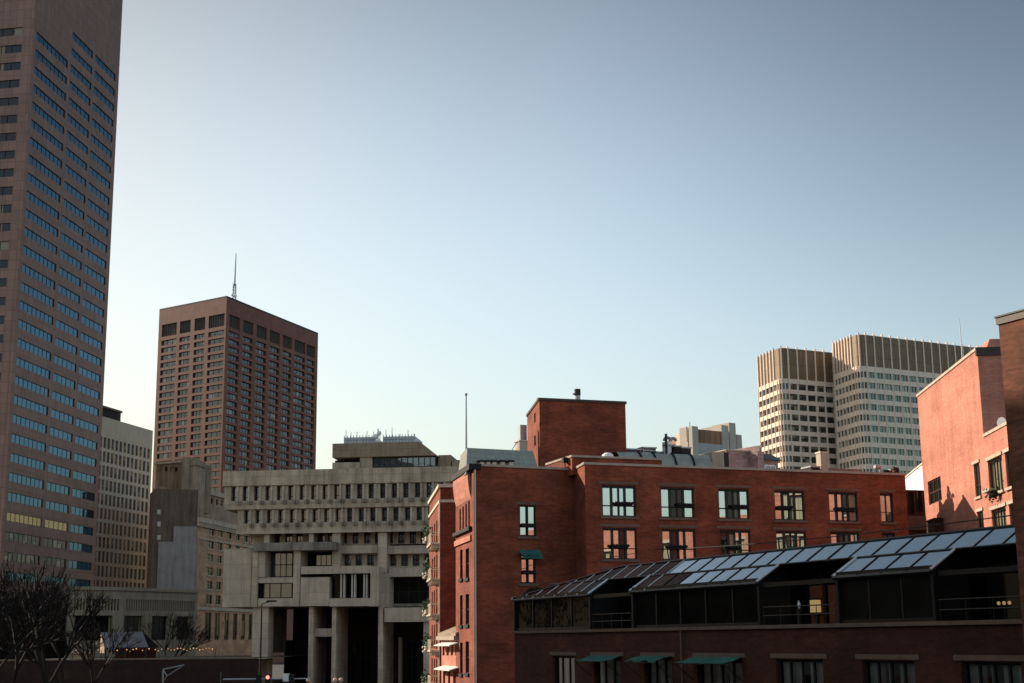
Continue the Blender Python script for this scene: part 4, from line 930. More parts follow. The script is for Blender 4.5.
# ================================================================== ROSE BRICK BUILDING (right)
def rose_building():
    A=dep(917.5,397,140); H=A.z; E=top(977,350,H); A,E=[V((p.x,p.y,0)) for p in (A,E)]
    f=Fr(A,E); W=f.L; 
    t=thing('brick_building','sunlit rose brick building with sloping roofline and notched terrace at right','building',E)
    zn=f.px(984,437)[1]; Wlow=W+34; zl=f.px(990,434)[1]
    sq=f.rect(928.2,941.4,478.5,503)
    hi=[f.rect(974.6,980.6,463.5,497)]; 
    lows=[f.rect(988.6,1003.2,458,492.5)]
    dz=f.px(977,463.5)[1]-f.px(979,512)[1]
    w_lo=[(lows[0][0],lows[0][1],lows[0][2],lows[0][3]),]
    hiw=[sq]+[(hi[0][0],hi[0][1],hi[0][2]-dz*k,hi[0][3]-dz*k) for k in range(3)]
    low=[(w_lo[0][0],w_lo[0][1],w_lo[0][2]-dz*k,w_lo[0][3]-dz*k) for k in range(3)]
    more=[(W+5.8+6.2*q,W+8.4+6.2*q,low[k][2],low[k][3]) for q in range(5) for k in range(3) if q==0 or low[k][3]<20.8]
    both=hiw+low+more; zx=21.2
    m=MB(); m.wall(f,0,W+11,0,zl,[r for r in both if r[0]<W+10.5],.35); m.wall(f,W+11,Wlow,0,zx,[r for r in both if r[0]>W+10.5],.35); m.wall(f,0,W,zl,H,[r for r in both if r[3]>zl],.35)
    bk=16; P=lambda u,n,z: f.P(u,n,z)
    m.poly([P(0,0,0),P(0,0,H),P(0,-bk,H),P(0,-bk,0)]); m.poly([P(0,-bk,0),P(0,-bk,H),P(W,-bk,H),P(W,-bk,0)]); m.poly([P(W,-bk,zl),P(W,-bk,H),P(W,0,H),P(W,0,zl)])
    m.poly([P(Wlow,0,0),P(Wlow,-bk,0),P(Wlow,-bk,zx),P(Wlow,0,zx)]); m.poly([P(W+11,0,zx),P(W+11,-bk,zx),P(W+11,-bk,zl),P(W+11,0,zl)]); m.poly([P(W,-bk,0),P(W,-bk,zl),P(W+11,-bk,zl),P(W+11,-bk,0)]); m.poly([P(W+11,-bk,0),P(W+11,-bk,zx),P(Wlow,-bk,zx),P(Wlow,-bk,0)])
    m.build('wall',BRP,t)
    m=MB(); m.poly([P(0,0,H-.01),P(W,0,H-.01),P(W,-bk,H-.01),P(0,-bk,H-.01)]); m.poly([P(W,0,zl-.3),P(W+11,0,zl-.3),P(W+11,-bk,zl-.3),P(W,-bk,zl-.3)]); m.poly([P(W+11,0,zx-.3),P(Wlow,0,zx-.3),P(Wlow,-bk,zx-.3),P(W+11,-bk,zx-.3)]); m.build('roof',ROOF,t)
    fn=Fr(f.P(W,0,0),f.P(W,-bk,0)); zz=f.px(977,356)[1]
    m=MB(); m.box(fn,-.1,bk,.1,-.25,zz,H+.22); m.build('lead_parapet',COPM,t)
    m=MB(); r_=(2.2,5.2,zl-.2,zl+2.6); m.box(fn,r_[0],r_[1],.06,.003,r_[2],r_[3]); m.build('terrace_door',G_SUN,t)
    m=MB(); m.box(f,-.1,W-.11,.1,-.3,H+.004,H+.24); m.build('coping',LIME,t); m=MB(); m.box(f,W+.11,W+11,.1,-.3,zl+.003,zl+.24); m.build('coping',LIME,t)
    # light strip set back above the roof edge (upper pitched part)
    a=f.px(966,357,-.5); m=MB(); m.hexa([P(W*.45,-.8,H),P(W-.3,-.8,H),P(W-.3,-6,H),P(W*.45,-6,H)],[P(W*.52,-1.2,H+1.0),P(W-.5,-1.2,H+1.0),P(W-.5,-5,H+1.0),P(W*.52,-5,H+1.0)]); m.build('attic',BRP,t)
    framed(t,f,sq,-.2,BRD,G_SUN,.12,[.33,.66],[.5])
    for r in hiw[1:]:
        framed(t,f,r,-.2,DARK,G_RM,.12,[.5],[.36]); m=MB(); m.box(f,r[0]-.2,r[1]+.2,.1,.004,r[3]+.05,r[3]+.3); m.build('lintel',LIME,t); m=MB(); m.box(f,r[0]-.1,r[1]+.1,.16,.004,r[2]-.2,r[2]-.01); m.build('sill',LIME,t)
    for r in low+more:
        w_=framed(t,f,r,-.2,DARK,G_CLR,.12,[(.3,.1),.5,(.7,.1)],[],pane='pane'); m=MB(); n=16
        for k in range(n):
            if k in (7,8): continue
            ua=r[0]+.1+(r[1]-r[0]-.2)*k/n; ub=ua+(r[1]-r[0]-.2)/n; m.poly([f.P(ua,-.32-(k%2)*.1,r[2]),f.P(ub,-.32-((k+1)%2)*.1,r[2]),f.P(ub,-.32-((k+1)%2)*.1,r[3]),f.P(ua,-.32-(k%2)*.1,r[3])])
        m.build('curtain',CURT2,w_); m=MB(); m.rect(f,r[0],r[1],r[2],r[3],-.6); m.build('room',TREAD,w_)
        m=MB(); m.box(f,r[0]-.25,r[1]+.25,.12,.004,r[3]+.05,r[3]+.32); m.build('lintel',LIME,t); m=MB(); m.box(f,r[0]-.15,r[1]+.15,.2,.004,r[2]-.22,r[2]-.01); m.build('sill',LIME,t)
    r=low[0]; a=top(0,0,1)
    q=f.rect(984,992,489,492,.5); p=tag((lambda m:m.build('awning_bracket',LIME))(MB().box(f,q[0],q[1],.7,.01,q[2],q[3])),'small pale shelf bracket below the curtained window of the rose building','bracket')
    c=f.P(f.px(999,493)[0],.45,f.px(999,493)[1]); p=thing('hanging_basket','dark hanging plant basket under the curtained window of the rose building','plant',c)
    m=MB(); m.tube(c+V((0,0,-.35)),c+V((0,0,.05)),.25,.42,k=9); m.tube(c+f.N*-.44,c+f.N*.05,.03,k=4); m.build('basket',BLACK,p)
    m=MB(); rnd=random.Random(5)
    for q in range(90):
        cc=c+V((rnd.gauss(0,.28),rnd.gauss(0,.28),.1+rnd.gauss(0,.35)-.2)); a=V((rnd.gauss(0,1),rnd.gauss(0,1),rnd.gauss(0,1))).normalized()*.14; b=a.cross(V((rnd.random(),rnd.random(),rnd.random()))).normalized()*.09; m.poly([cc-a,cc-b,cc+a,cc+b])
    m.build('foliage',paint('shadowed_leaf',(.03,.045,.02),.8),p)
    # dish on the terrace, mast on the roof
    c=fn.P(1.2,1.3,zl); t2=thing('satellite_dish','round grey satellite dish on the dark notched terrace','satellite dish',c); m=MB(); m.tube(c+V((0,0,-.3)),c+V((0,0,.8)),.05,k=6); m.build('post',STEEL,t2); m=MB(); d=(f.N+fn.N*.8).normalized(); m.tube(c+V((0,0,1))+d*-.06,c+V((0,0,1))+d*.06,.2,.45,k=14); m.build('dish',STEEL,t2)
    u,_=f.px(962.6,362,-3); p0=f.P(u,-3,H+.5); zt=f.px(961.2,317.5,-3)[1]; t3=thing('roof_mast','thin white mast standing on the rose brick roof','mast',p0); m=MB(); m.tube(f.P(u,-3,H),V((p0.x,p0.y,zt)),.06,.035,k=6); m.build('pole',WHITE,t3); m=MB(); m.tube(f.P(u,-3,H),f.P(u,-3,H+.6),.14,k=8); m.build('base',STEEL,t3)
    u=f.px(985,347,-6)[0]; p0=f.P(W-1.2,-5,H); t4=thing('roof_aerial','small forked aerial behind the notched parapet of the rose building','aerial',p0); m=MB(); m.tube(p0,p0+V((0,0,2.0)),.05,k=5); m.tube(p0+V((-.4,0,1.2)),p0+V((.4,0,1.2)),.035,k=5); m.tube(p0+V((-.3,0,1.6)),p0+V((.3,0,1.6)),.035,k=5); m.build('pole',STEEL,t4)
    return f,W,H
RF,RW,RH=rose_building()
def link_block():
    # small stepped link between the apartment building and the rose building
    Rb=BB['RB']; P=Rb+fB.N*-3.5+fB.U*-.3; Q=P+fB.U*4.7; f=Fr(P,Q)
    t=thing('link_building','low dark link building between the red apartment block and the rose brick building','building',P)
    zw0,zw1=f.px(913,490)[1],f.px(913,474)[1]; 
    win=[f.rect(908,914,492,514),f.rect(915.5,922,490,512)]
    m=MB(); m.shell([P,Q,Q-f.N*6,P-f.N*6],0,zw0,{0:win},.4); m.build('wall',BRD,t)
    a_,b_=dep(902,480,158),dep(927,480,140.5); g=Fr(a_,b_); r=g.rect(903,922,472.5,492); wt=thing('rendered_house','bright white rendered wall glimpsed between the two brick buildings','building',g.P(0,0,0))
    m=MB(); m.box(g,0,g.L,0,-7,0,r[3]); m.build('wall',WHITE,wt); m=MB(); m.box(g,-.1,g.L+.1,.1,-7.1,r[3]+.002,r[3]+.15); m.build('coping',CREAM,wt)
    for r in win: framed(t,f,r,-.3,DARK,G_CH,.1,[.5])
    m=MB(); b=f.rect(903,924,516,530); m.box(f,.02,4.65,.12,.004,b[2],b[3]); m.build('spandrel',LINT,t)
    f2=RF; q=f2.rect(929,944,521.5,536); c=thing('roof_hatch','low dark box on the roof at the foot of the rose wall','hatch',f2.P(q[0],.6,q[2]-3)); m=MB(); m.box(f2,q[0],q[1],.8,.005,0,q[3]); m.build('casing',BRD,c); m=MB(); m.box(f2,q[0]-.08,q[1]+.08,.88,.006,q[3]+.002,q[3]+.12); m.build('lid',BLACK,c)
link_block()
# ================================================================== CONSERVATORY WING (near)
def conservatory():
    e0=dep(514,599,96); ze=e0.z; e1=top(933.7,569,ze); f=Fr(e0,e1); L=46.0
    t=thing('conservatory_wing','long red brick wing with sloping glass roof over dark conservatory windows','building',f.P(0,0,0))
    X=lambda x,y,n=0: f.px(x,y,n)[0]
    zl=CZ+.41; zlt=CZ-1.0
    # lower windows
    WX=[(553,574.5),(594,621),(644.5,672),(697,742),(776,823),(862,914.5),(961,1021)]
    lw=[(X(a,667),X(b,667),zlt-2.6,zlt) for a,b in WX]; s=[zlt-.06]*7
    bk=9.5
    m=MB(); m.wall(f,0,L,0,zl,lw,.3); P=f.P
    m.poly([P(0,0,0),P(0,0,zl),P(0,-bk,zl),P(0,-bk,0)]); m.poly([P(L,0,0),P(L,-bk,0),P(L,-bk,zl),P(L,0,zl)]); m.poly([P(0,-bk,0),P(0,-bk,zl),P(L,-bk,zl),P(L,-bk,0)]); m.poly([P(0,0,zl),P(L,0,zl),P(L,-bk,zl),P(0,-bk,zl)])
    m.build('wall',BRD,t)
    m=MB(); m.box(f,-.05,L,.14,-.4,zl+.003,zl+.17); m.build('ledge',LINT,t)
    aw={1:'flat',2:'bent',3:'flat'}
    for i,r in enumerate(lw):
        w_=framed(t,f,r,-.22,BLACK,G_CLR,.1,[.25,.5,.75] if i>2 else [.33,.66])
        m=MB(); n=44; gap=(.42,.56) if i!=2 else (.5,.62)
        for k in range(n):
            a,b=k/n,(k+1)/n
            if gap[0]<a<gap[1] or (i>=5 and .30<a<.36): continue
            na,nb=-.42+.07*math.sin(k*1.9),-.42+.07*math.sin((k+1)*1.9)
            m.poly([f.P(r[0]+(r[1]-r[0])*a,na,r[2]),f.P(r[0]+(r[1]-r[0])*b,nb,r[2]),f.P(r[0]+(r[1]-r[0])*b,nb,r[3]),f.P(r[0]+(r[1]-r[0])*a,na,r[3])])
        m.build('curtain',CURT,w_); m=MB(); m.rect(f,r[0],r[1],r[2],r[3],-.9); m.build('room',TREAD,w_)
        m=MB(); m.box(f,r[0]-.35,r[1]+.35,.05,.003,r[3]+.06,r[3]+.27); m.build('lintel',LINT,t)
    for i in (1,2,3):
        r=lw[i]; m=MB(); u0,u1=r[0]-.35,r[1]+.1; zt=r[3]+.0; n=12; dp=1.1
        for k in range(n):
            a,b=u0+(u1-u0)*k/n,u0+(u1-u0)*(k+1)/n
            za,zb=[(-.20+(.13*math.sin(x*math.pi*2.2)**2 if i==2 else .02*math.sin(x*20))) for x in (k/n,(k+1)/n)]
            zm=.04 if i==2 else -.06
            m.poly([f.P(a,dp,zt+za),f.P(b,dp,zt+zb),f.P(b,dp*.5,zt+zb*.5+zm+.06),f.P(a,dp*.5,zt+za*.5+zm+.06)]); m.poly([f.P(a,dp*.5,zt+za*.5+zm+.06),f.P(b,dp*.5,zt+zb*.5+zm+.06),f.P(b,.01,zt+.1),f.P(a,.01,zt+.1)])
            m.poly([f.P(a,dp,zt+za-.07+.03*(k%2)),f.P(b,dp,zt+zb-.07+.03*((k+1)%2)),f.P(b,dp,zt+zb),f.P(a,dp,zt+za)])
        
        a_=m.build('awning',GREEN,t); m=MB(); 
        for u in (u0,u1): m.tube(f.P(u,dp,zt-.24),f.P(u,.02,zt-1.1),.02,k=5); 
        m.tube(f.P(u0,dp,zt-.24),f.P(u1,dp,zt-.24),.025,k=5); m.build('awning_frame',BLACK,a_)
    # roof geometry from the rakes
    mlow,dzl=1.15,.75; slope=dzl/mlow
    zmid=ze+dzl
    # ridge
    best=None
    for s_ in range(10,60):
        n=-s_*.1; z_=ze-n*slope; y=None
        u,zz=f.px(900,538.6,n)
        if best is None or abs(zz-z_)<best[0]: best=(abs(zz-z_),n,z_)
    nr,zr=best[1],best[2]; print('ridge',best,'eave',ze,'ledge',zl)
    bays=[(0,X(590.5,592.5)),(X(632,588.5),X(759.4,582.5)),(X(836,574.7),X(933.7,569))]
    print('bays',bays)
    hip=X(622,566,nr)
    S_=lambda n: ze-n*slope
    # panels
    npan=0
    def panel(u0,u1,n0,n1,cut=None):
        nonlocal npan
        j=[random.uniform(-.012,.012) for _ in range(4)]
        pts=[f.P(u0+.04,n0,S_(n0)+.05+j[0]),f.P(u1-.04,n0,S_(n0)+.05+j[1]),f.P(u1-.04,n1,S_(n1)+.05+j[2]),f.P(u0+.04,n1,S_(n1)+.05+j[0]+j[2]-j[1])]
        if cut: pts=cut(pts,u0,u1,n0,n1)
        if len(pts)<3: return
        m=MB(); m.poly(pts); q=[p-Z*.04 for p in pts]; m.poly(q[::-1]); m.build('roof_pane',G_ROOB if (u0+u1)/2+(n0<0)*1.2+random.uniform(-1.3,1.3)<X(672,566) and random.random()>.1 else G_ROOF,t); npan+=1  # left panes get the painted-in brick reflection
    pw=1.62
    def hipn(u): # the left end is hipped: upper limit of n at u
        return nr*min(1,max(0,(u+.2)/(hip+.2)))
    nu=int(L/pw)
    for k in range(nu):
        u0,u1=k*pw,(k+1)*pw
        h0,h1=hipn(u0),hipn(u1)
        if h1>-mlow-.02: continue
        def cut(pts,a,b,n0,n1,h0=h0,h1=h1):
            c,d=max(h0,n1),max(h1,n1)
            c=min(c,n0-.02)
            return [pts[0],pts[1],f.P(b-.04,d,S_(d)+.05),f.P(a+.04,c,S_(c)+.05)]
        panel(u0,u1,-mlow,nr,cut)
    for a,b in bays:
        n=max(3,round((b-a)/pw))
        for k in range(n):
            u0,u1=a+(b-a)*k/n,a+(b-a)*(k+1)/n; h0,h1=hipn(u0),hipn(u1)
            def cut(pts,a_,b_,n0,n1,h0=h0,h1=h1):
                c,d=max(h0,n1),max(h1,n1); c=min(c,n0-.02); d=min(d,n0-.02)
                return [pts[0],pts[1],f.P(b_-.04,d,S_(d)+.05),f.P(a_+.04,c,S_(c)+.05)]
            panel(u0,u1,.15,-mlow,cut)
    # glazing bars
    def bar(p,q,r=.03): MB().tube(p,q,r,k=4).build('glazing_bar',RIB if (p-f.O).dot(f.U)<X(655,566) and r<.04 else DARK,t)
    for k in range(nu+1):
        u=k*pw; h=max(hipn(u),nr)
        if h<-mlow: bar(f.P(u,-mlow,S_(-mlow)+.07),f.P(u,h,S_(h)+.07))
    bar(f.P(hip,nr,S_(nr)+.07),f.P(L,nr,S_(nr)+.07),.06); bar(f.P(hip*.28,-mlow,S_(-mlow)+.07),f.P(L,-mlow,S_(-mlow)+.07),.045); bar(f.P(0,.1,S_(0)+.05),f.P(hip,nr,S_(nr)+.07),.06)
    for a,b in bays:
        n=max(3,round((b-a)/pw))
        for k in range(n+1):
            u=a+(b-a)*k/n; h=max(hipn(u),-mlow)
            if h<0: 
                if k in (0,n) : MB().tube(f.P(u,.18,S_(.18)+.1),f.P(u,h-.05,S_(h)+.1),.075,k=5).build('end_rafter',RIB,t)
                else: bar(f.P(u,.15,S_(.15)+.07),f.P(u,h,S_(h)+.07))
        bar(f.P(a,.18,S_(.18)+.02),f.P(b,.18,S_(.18)+.02),.08)
    # back slope and hip end
    m=MB(); m.poly([f.P(hip,nr,S_(nr)),f.P(L,nr,S_(nr)),f.P(L,-bk,zl),f.P(2,-bk,zl)][::-1]); m.poly([f.P(0,.0,S_(0)),f.P(hip,nr,S_(nr)),f.P(2,-bk,zl),f.P(0,-bk,zl)][::-1]); m.build('rear_roof',ROOF,t)
    # bay glass walls
    for bi,(a,b) in enumerate(bays):
        n=max(3,round((b-a)/2.6)) if bi else 4
        framed(t,f,(a,b,zl+.18,ze-.02),-.12,DARK,G_SUN,.14,[k/n for k in range(1,n)],[],jit=.02,name='bay_window',bw=.11)
        m=MB(); m.box(f,a,b,.05,-.1,ze-.0,ze+.16); m.box(f,a-.0,a+.16,.06,-mlow-.6,zl+.17,ze); m.box(f,b-.16,b,.06,-mlow-.6,zl+.17,ze); m.build('bay_frame',DARK,t)
        if bi>0 or True:
            for u in (a+.02,b-.02): m=MB(); m.poly([f.P(u,-.1,zl+.18),f.P(u,-.1,S_(0)),f.P(u,-mlow*1.0,S_(-mlow)),f.P(u,-mlow-2.0,S_(-mlow)),f.P(u,-mlow-2.0,zl+.18)]); m.build('cheek_pane',G_SUN,t)
    # recessed terraces
    gaps=[(bays[0][1],bays[1][0]),(bays[1][1],bays[2][0]),(bays[2][1],L)]
    for gi,(a,b) in enumerate(gaps):
        m=MB(); m.box(f,a+.17,b-.17,-.05,-.25,ze-.28,ze-.08); m.build('header_beam',DARK,t)
        m=MB(); 
        for zz in (zl+1.0,zl+.6): m.tube(f.P(a+.16,-.02,zz),f.P(b-.16,-.02,zz),.03,k=6)
        nn=max(2,round((b-a)/1.4))
        for k in range(nn+1): uu=a+.2+(b-a-.4)*k/nn; m.tube(f.P(uu,-.02,zl+.15),f.P(uu,-.02,zl+1.0),.02,k=5)
        m.build('railing',DARK,t)
        framed(t,f,(a,b,zl+.02,zmid+.3),-mlow-1.6,DARK,G_SUN,.12,[.2,.4,.6,.8],[.72],name='terrace_window')
        if gi==1:
            for k,(c,d) in enumerate(((.10,.26),(.34,.46))):
                m=MB(); m.box(f,a+(b-a)*c,a+(b-a)*d,-mlow-1.3,-mlow-1.5,zl+.03,zl+2.0); m.build('timber_panel',ORNG,t)
        if gi==2:
            m=MB(); m.box(f,a+1.3,a+2.1,-mlow-1.3,-mlow-1.5,zl+.03,zl+2.0); m.build('timber_panel',paint('ochre_panel',(.07,.04,.02),.8),t)
    a,b=gaps[1]; u,zz=f.px(811,606,-mlow-.9)
    p=thing('wall_lantern','lit square lantern glowing on the middle terrace of the conservatory','lantern',f.P(u,-mlow-1.5,zz-.35))
    m=MB(); m.box(f,u-.22,u+.22,-mlow-1.0,-mlow-1.3,zz-.30,zz+.28); m.build('shade',LAMPY,p); m=MB(); m.box(f,u-.34,u+.34,-mlow-.94,-mlow-1.46,zz+.28,zz+.36); m.box(f,u-.34,u+.34,-mlow-.94,-mlow-1.46,zz-.36,zz-.3); m.box(f,u-.06,u+.06,-mlow-1.2,-mlow-1.5,zl+.02,zz-.36); m.build('frame',DARK,p)
    u,zz=f.px(819.5,607,-mlow-.6); p=thing('table_vase','small pale vase beside the lit lantern on the terrace rail','vase',f.P(u,-.5,zl)); m=MB(); 
    pr=[(.05,0),(.085,.15),(.06,.36),(.03,.45),(.045,.5)]
    for (r0,h0),(r1,h1) in zip(pr,pr[1:]): m.tube(f.P(u,-.6,zl+.9+h0*.7),f.P(u,-.6,zl+.9+h1*.7),r0,r1,k=10)
    m.build('body',WHITE,p,True); m=MB(); m.tube(f.P(u,-.6,zl),f.P(u,-.6,zl+.9),.1,.12,k=8); m.build('stand',DARK,p)
    u0,z0=f.px(1004,603,-mlow-1.2); p=thing('terrace_lamp','small three-bulb lamp glowing in the dark terrace at far right','lamp',f.P(u0,-mlow-1.4,zl))
    m=MB(); m.tube(f.P(u0,-mlow-1.2,zl),f.P(u0,-mlow-1.2,z0-.15),.03,k=6); m.tube(f.P(u0-.3,-mlow-1.2,z0-.1),f.P(u0+.3,-mlow-1.2,z0-.1),.03,k=6); m.build('stem',DARK,p)
    for k in (-.3,0,.3): MB().ball(f.P(u0+k,-mlow-1.2,z0),.075,k=8).build('bulb',LAMPY,p)
    m=MB(); u=X(682,640); m.tube(f.P(u,.07,0),f.P(u,.07,zl),.05,k=6); m.build('downpipe',LINT,t)
    # cable above the ridge
    n=nr-1.5; pts=[]
    _q=fB.px(655,549.5); A_=fB.P(_q[0],.02,_q[1])
    B_=f.P(*[f.px(1011,515.5,n)[0]],n,f.px(1011,515.5,n)[1])
    m=MB(); N=24
    A2=A_+ (A_-B_)*0
    for k in range(N):
        s0,s1=k/N,(k+1)/N; g=lambda s: A2*(1-s)+B_*s-Z*(.25*4*s*(1-s)); m.tube(g(s0),g(s1),.028,k=5,caps=False)
    c=m.build('cable',BLACK); tag(c,'thin black cable slung above the conservatory glass roof','cable')
    return f,L,bk
CFR,CL_,CBK=conservatory()
def stair_tower():
    P=dep(998,318,50); H=P.z; Q=top(1024,311,H); d=(V((Q.x-P.x,Q.y-P.y,0))).normalized(); P=V((P.x,P.y,0)); Q=P+d*7; f=Fr(P,Q)
    t=thing('stair_tower','plain dark red brick tower with lead cap at the right edge','tower',P)
    n=3; m=MB(); m.shell([P,Q,Q-f.N*8,P-f.N*8],0,H-.15); m.build('wall',BRD2,t)
    m=MB(); z1=f.px(998,325)[1]; m.box(f,-.06,7.06,.06,-8.06,z1,H); m.build('cap',COPM,t)
    m=MB(); m.box(f,-.1,7.1,.1,-8.1,H+.002,H+.06); m.build('flashing',DARK,t)
BRD2=brick('umber_brick',(.19,.062,.031),(.135,.045,.024),(.12,.065,.045),stain=.5)
stair_tower()
# ================================================================== STREET LEVEL, LEFT
def street():
    # terrace wall under the pavilion
    f=Fr(V((-75,206,0)),V((-36,206,0))); zt=f.px(180,658)[1]
    t=thing('terrace_wall','low dark brick terrace wall along the plaza below the pavilion','wall',f.P(0,0,0)); m=MB(); m.box(f,0,f.L,0,-.6,0,zt-.2); m.build('wall',BRK,t); m=MB(); m.box(f,-.1,f.L+.1,.1,-.7,zt-.2,zt); m.build('coping',BRWN,t)
    pd=MB(); pd.poly([f.P(0,-.61,zt-.25),f.P(f.L,-.61,zt-.25),f.P(f.L,-60,zt-.25),f.P(0,-60,zt-.25)]); struct(pd.build('terrace_paving',concrete('terrace_slabs',(.07,.06,.05),.3)))
    # pavilion
    q=f.off(-3); r=q.rect(104,146,649,658); zr=q.px(110,632)[1]; ze=q.px(120,648)[1]; zb=zt-.25
    p=thing('pavilion','market pavilion with blue-grey pitched canopy and string lights','pavilion',q.P(r[0],0,zb))
    L0,L1=r[0],r[1]; dp=6; W=L1-L0
    m=MB(); m.hexa([q.P(L0+W*.12,.4,ze),q.P(L1+.4,.4,ze),q.P(L1-1.4,-dp/2,zr-.12),q.P(L0-W*.25,-dp/2,zr-.12)],[q.P(L0+W*.12,.4,ze+.12),q.P(L1+.4,.4,ze+.12),q.P(L1-1.4,-dp/2,zr),q.P(L0-W*.25,-dp/2,zr)])
    m.poly([q.P(L0-W*.25,-dp/2,zr-.05),q.P(L1-1.4,-dp/2,zr-.05),q.P(L1+.4,-dp-.4,ze),q.P(L0+W*.12,-dp-.4,ze)]); m.build('canopy',SLATE,p)
    m=MB(); m.poly([q.P(L0-W*.24,-dp/2,zr-.15),q.P(L0+.1,.3,ze),q.P(L0+.1,.3,zb+1.0),q.P(L0-W*.24,-dp/2,zb+1)]); m.build('gable_cloth',SAND,p)
    for u in (L0+.2,(L0+L1)/2,L1-.1): m=MB(); m.box(q,u-.1,u+.1,0,-.2,zb,ze+.05); m.build('post',DARK,p)
    m=MB(); m.box(q,L0,L1,-dp+.3,-dp+.1,zb,ze); m.build('rear_wall',BRD,p)
    s=thing('string_lights','warm string lights looped along the terrace rail by the pavilion','string lights',f.P(1,-.4,zt)); rnd=random.Random(4)
    m=MB(); n=46; bm=MB(); pts=[]
    u0,u1=f.px(72,650)[0],f.px(215,650)[0]
    for k in range(n): 
        u=u0+(u1-u0)*k/(n-1); zz=f.px(150,650.5)[1]+.35*abs(math.sin(k*.7)); pts.append(f.P(u,-.4,zz))
    for a,b in zip(pts,pts[1:]): m.tube(a,b,.02,k=4,caps=False)
    for k in range(0,n,9): m.tube(V((pts[k].x,pts[k].y,zt)),pts[k],.05,k=5)
    m.build('wire',BLACK,s)
    for k,a in enumerate(pts):
        if rnd.random()<.75: bm.ball(a-Z*.08,.055+.04*rnd.random(),k=6)
    bm.build('bulb',BULB,s)
    # bare plaza tree in front of the low office building
    # traffic signal
    Y=118; A=dep(222,679.5,Y); B=dep(312,678.5,Y); za=A.z
    t=thing('traffic_signal','traffic signal mast arm with a lit red lamp and small white sign','traffic signal',V((A.x,A.y,0)))
    m=MB(); m.tube(V((A.x,A.y,0)),V((A.x,A.y,za+.6)),.14,.1,k=8); m.build('pole',BLACK,t); m=MB(); m.tube(V((A.x,A.y,za)),V((B.x,B.y,za)),.07,.05,k=8); m.build('mast_arm',STEEL,t)
    for x,lit in ((259,0),(268,1),(291.5,0)):
        c=dep(x,678,Y); h=MB(); fr=Fr(V((c.x-.2,c.y,0)),V((c.x+.2,c.y,0))); h.box(fr,0,.4,.16,-.16,za-.75,za+.35); hd=h.build('signal_head',BLACK,t)
        for k in range(3):
            l=MB(); zc=za+.14-.34*k; l.tube(V((c.x,c.y-.17,zc)),V((c.x,c.y-.20,zc)),.14,k=12); l.build('lamp',REDL if lit and k==0 else DARK,hd)
    c=dep(286.5,677.5,Y); m=MB(); fr=Fr(V((c.x-.26,c.y-.1,0)),V((c.x+.26,c.y-.1,0))); m.box(fr,0,.52,.02,-.02,za-.2,za+.42); m.build('sign',WHITE,t)
    # lamp post and twin globe lamps
    P=dep(260,676,150); P.z=0; zt2=dep(260,604,150).z; t=thing('lamp_post','tall thin dark lamp post in front of the civic building corner pier','street lamp',P); m=MB(); m.tube(P,V((P.x,P.y,zt2)),.13,.07,k=8); m.build('pole',BLACK,t); m=MB(); m.tube(P,P+Z*1.2,.24,.2,k=8); m.build('base',BLACK,t); m=MB(); m.tube(V((P.x,P.y,zt2)),V((P.x+.9,P.y,zt2+.25)),.05,k=6); m.box(Fr(V((P.x+.5,P.y,0)),V((P.x+1.5,P.y,0))),0,1,.15,-.15,zt2+.2,zt2+.36); m.build('lamp_head',BLACK,t)
    for xx,lab in ((338,'twin globe street lamp in front of the second concrete pier'),(308.5,'single globe street lamp in front of the dark lobby')):
        P=dep(xx,680,170); zz=P.z; t=thing('street_lamp',lab,'street lamp',V((P.x,P.y,0)),None); m=MB(); m.tube(V((P.x,P.y,0)),V((P.x,P.y,zz-.4)),.09,.06,k=8); 
        off=(-.34,.34) if xx>320 else (0,)
        if len(off)>1: m.tube(V((P.x-.34,P.y,zz-.4)),V((P.x+.34,P.y,zz-.4)),.05,k=6)
        m.build('pole',BLACK,t)
        for o in off: m=MB(); m.ball(V((P.x+o,P.y,zz)),.26); m.tube(V((P.x+o,P.y,zz-.42)),V((P.x+o,P.y,zz-.2)),.07,k=6); m.build('globe',CREAM,t,True)
    # white tubular frame
    a=dep(163.5,682,140); b=dep(163,669.5,140); c=dep(184,665,140); t=thing('sign_gantry','pale tubular angled frame standing at the foot of the terrace wall','frame',V((a.x,a.y,0)))
    m=MB(); m.tube(V((a.x,a.y,0)),b,.09,k=6); m.build('post',STEEL,t); m=MB(); m.tube(b,c,.07,k=6); e=dep(167,676,140); m.tube(e,c,.06,k=6); m.tube(b,e,.05,k=6); m.tube(dep(163.5,681,140),e,.05,k=6); m.build('brace',STEEL,t)
    # stall and small sign left of the pavilion
    q2=f.off(-2); r=q2.rect(70,91,652,658.5); s2=thing('market_stall','low beige market stall left of the blue-grey pavilion','market stall',q2.P(r[0],0,zb)); m=MB(); m.box(q2,r[0],r[1],0,-2,zb,r[3]-.25); m.build('counter',SAND,s2)
    m=MB(); m.hexa([q2.P(r[0]-.3,.4,r[3]-.2),q2.P(r[1]+.3,.4,r[3]-.2),q2.P(r[1]+.3,-2.2,r[3]-.2),q2.P(r[0]-.3,-2.2,r[3]-.2)],[q2.P(r[0],.1,r[3]),q2.P(r[1],.1,r[3]),q2.P(r[1],-1.9,r[3]),q2.P(r[0],-1.9,r[3])]); m.build('roof',BRWN,s2)
    r=q2.rect(94.5,99.5,642,645.2); s3=thing('menu_board','small pale menu board on a post by the pavilion gable','sign',q2.P((r[0]+r[1])/2,1,zb)); m=MB(); m.box(q2,r[0],r[1],1.05,.95,r[2],r[3]); m.build('board',CREAM,s3); m=MB(); m.tube(q2.P((r[0]+r[1])/2,1,zb),q2.P((r[0]+r[1])/2,1,r[2]),.05,k=6); m.build('post',DARK,s3)
street()
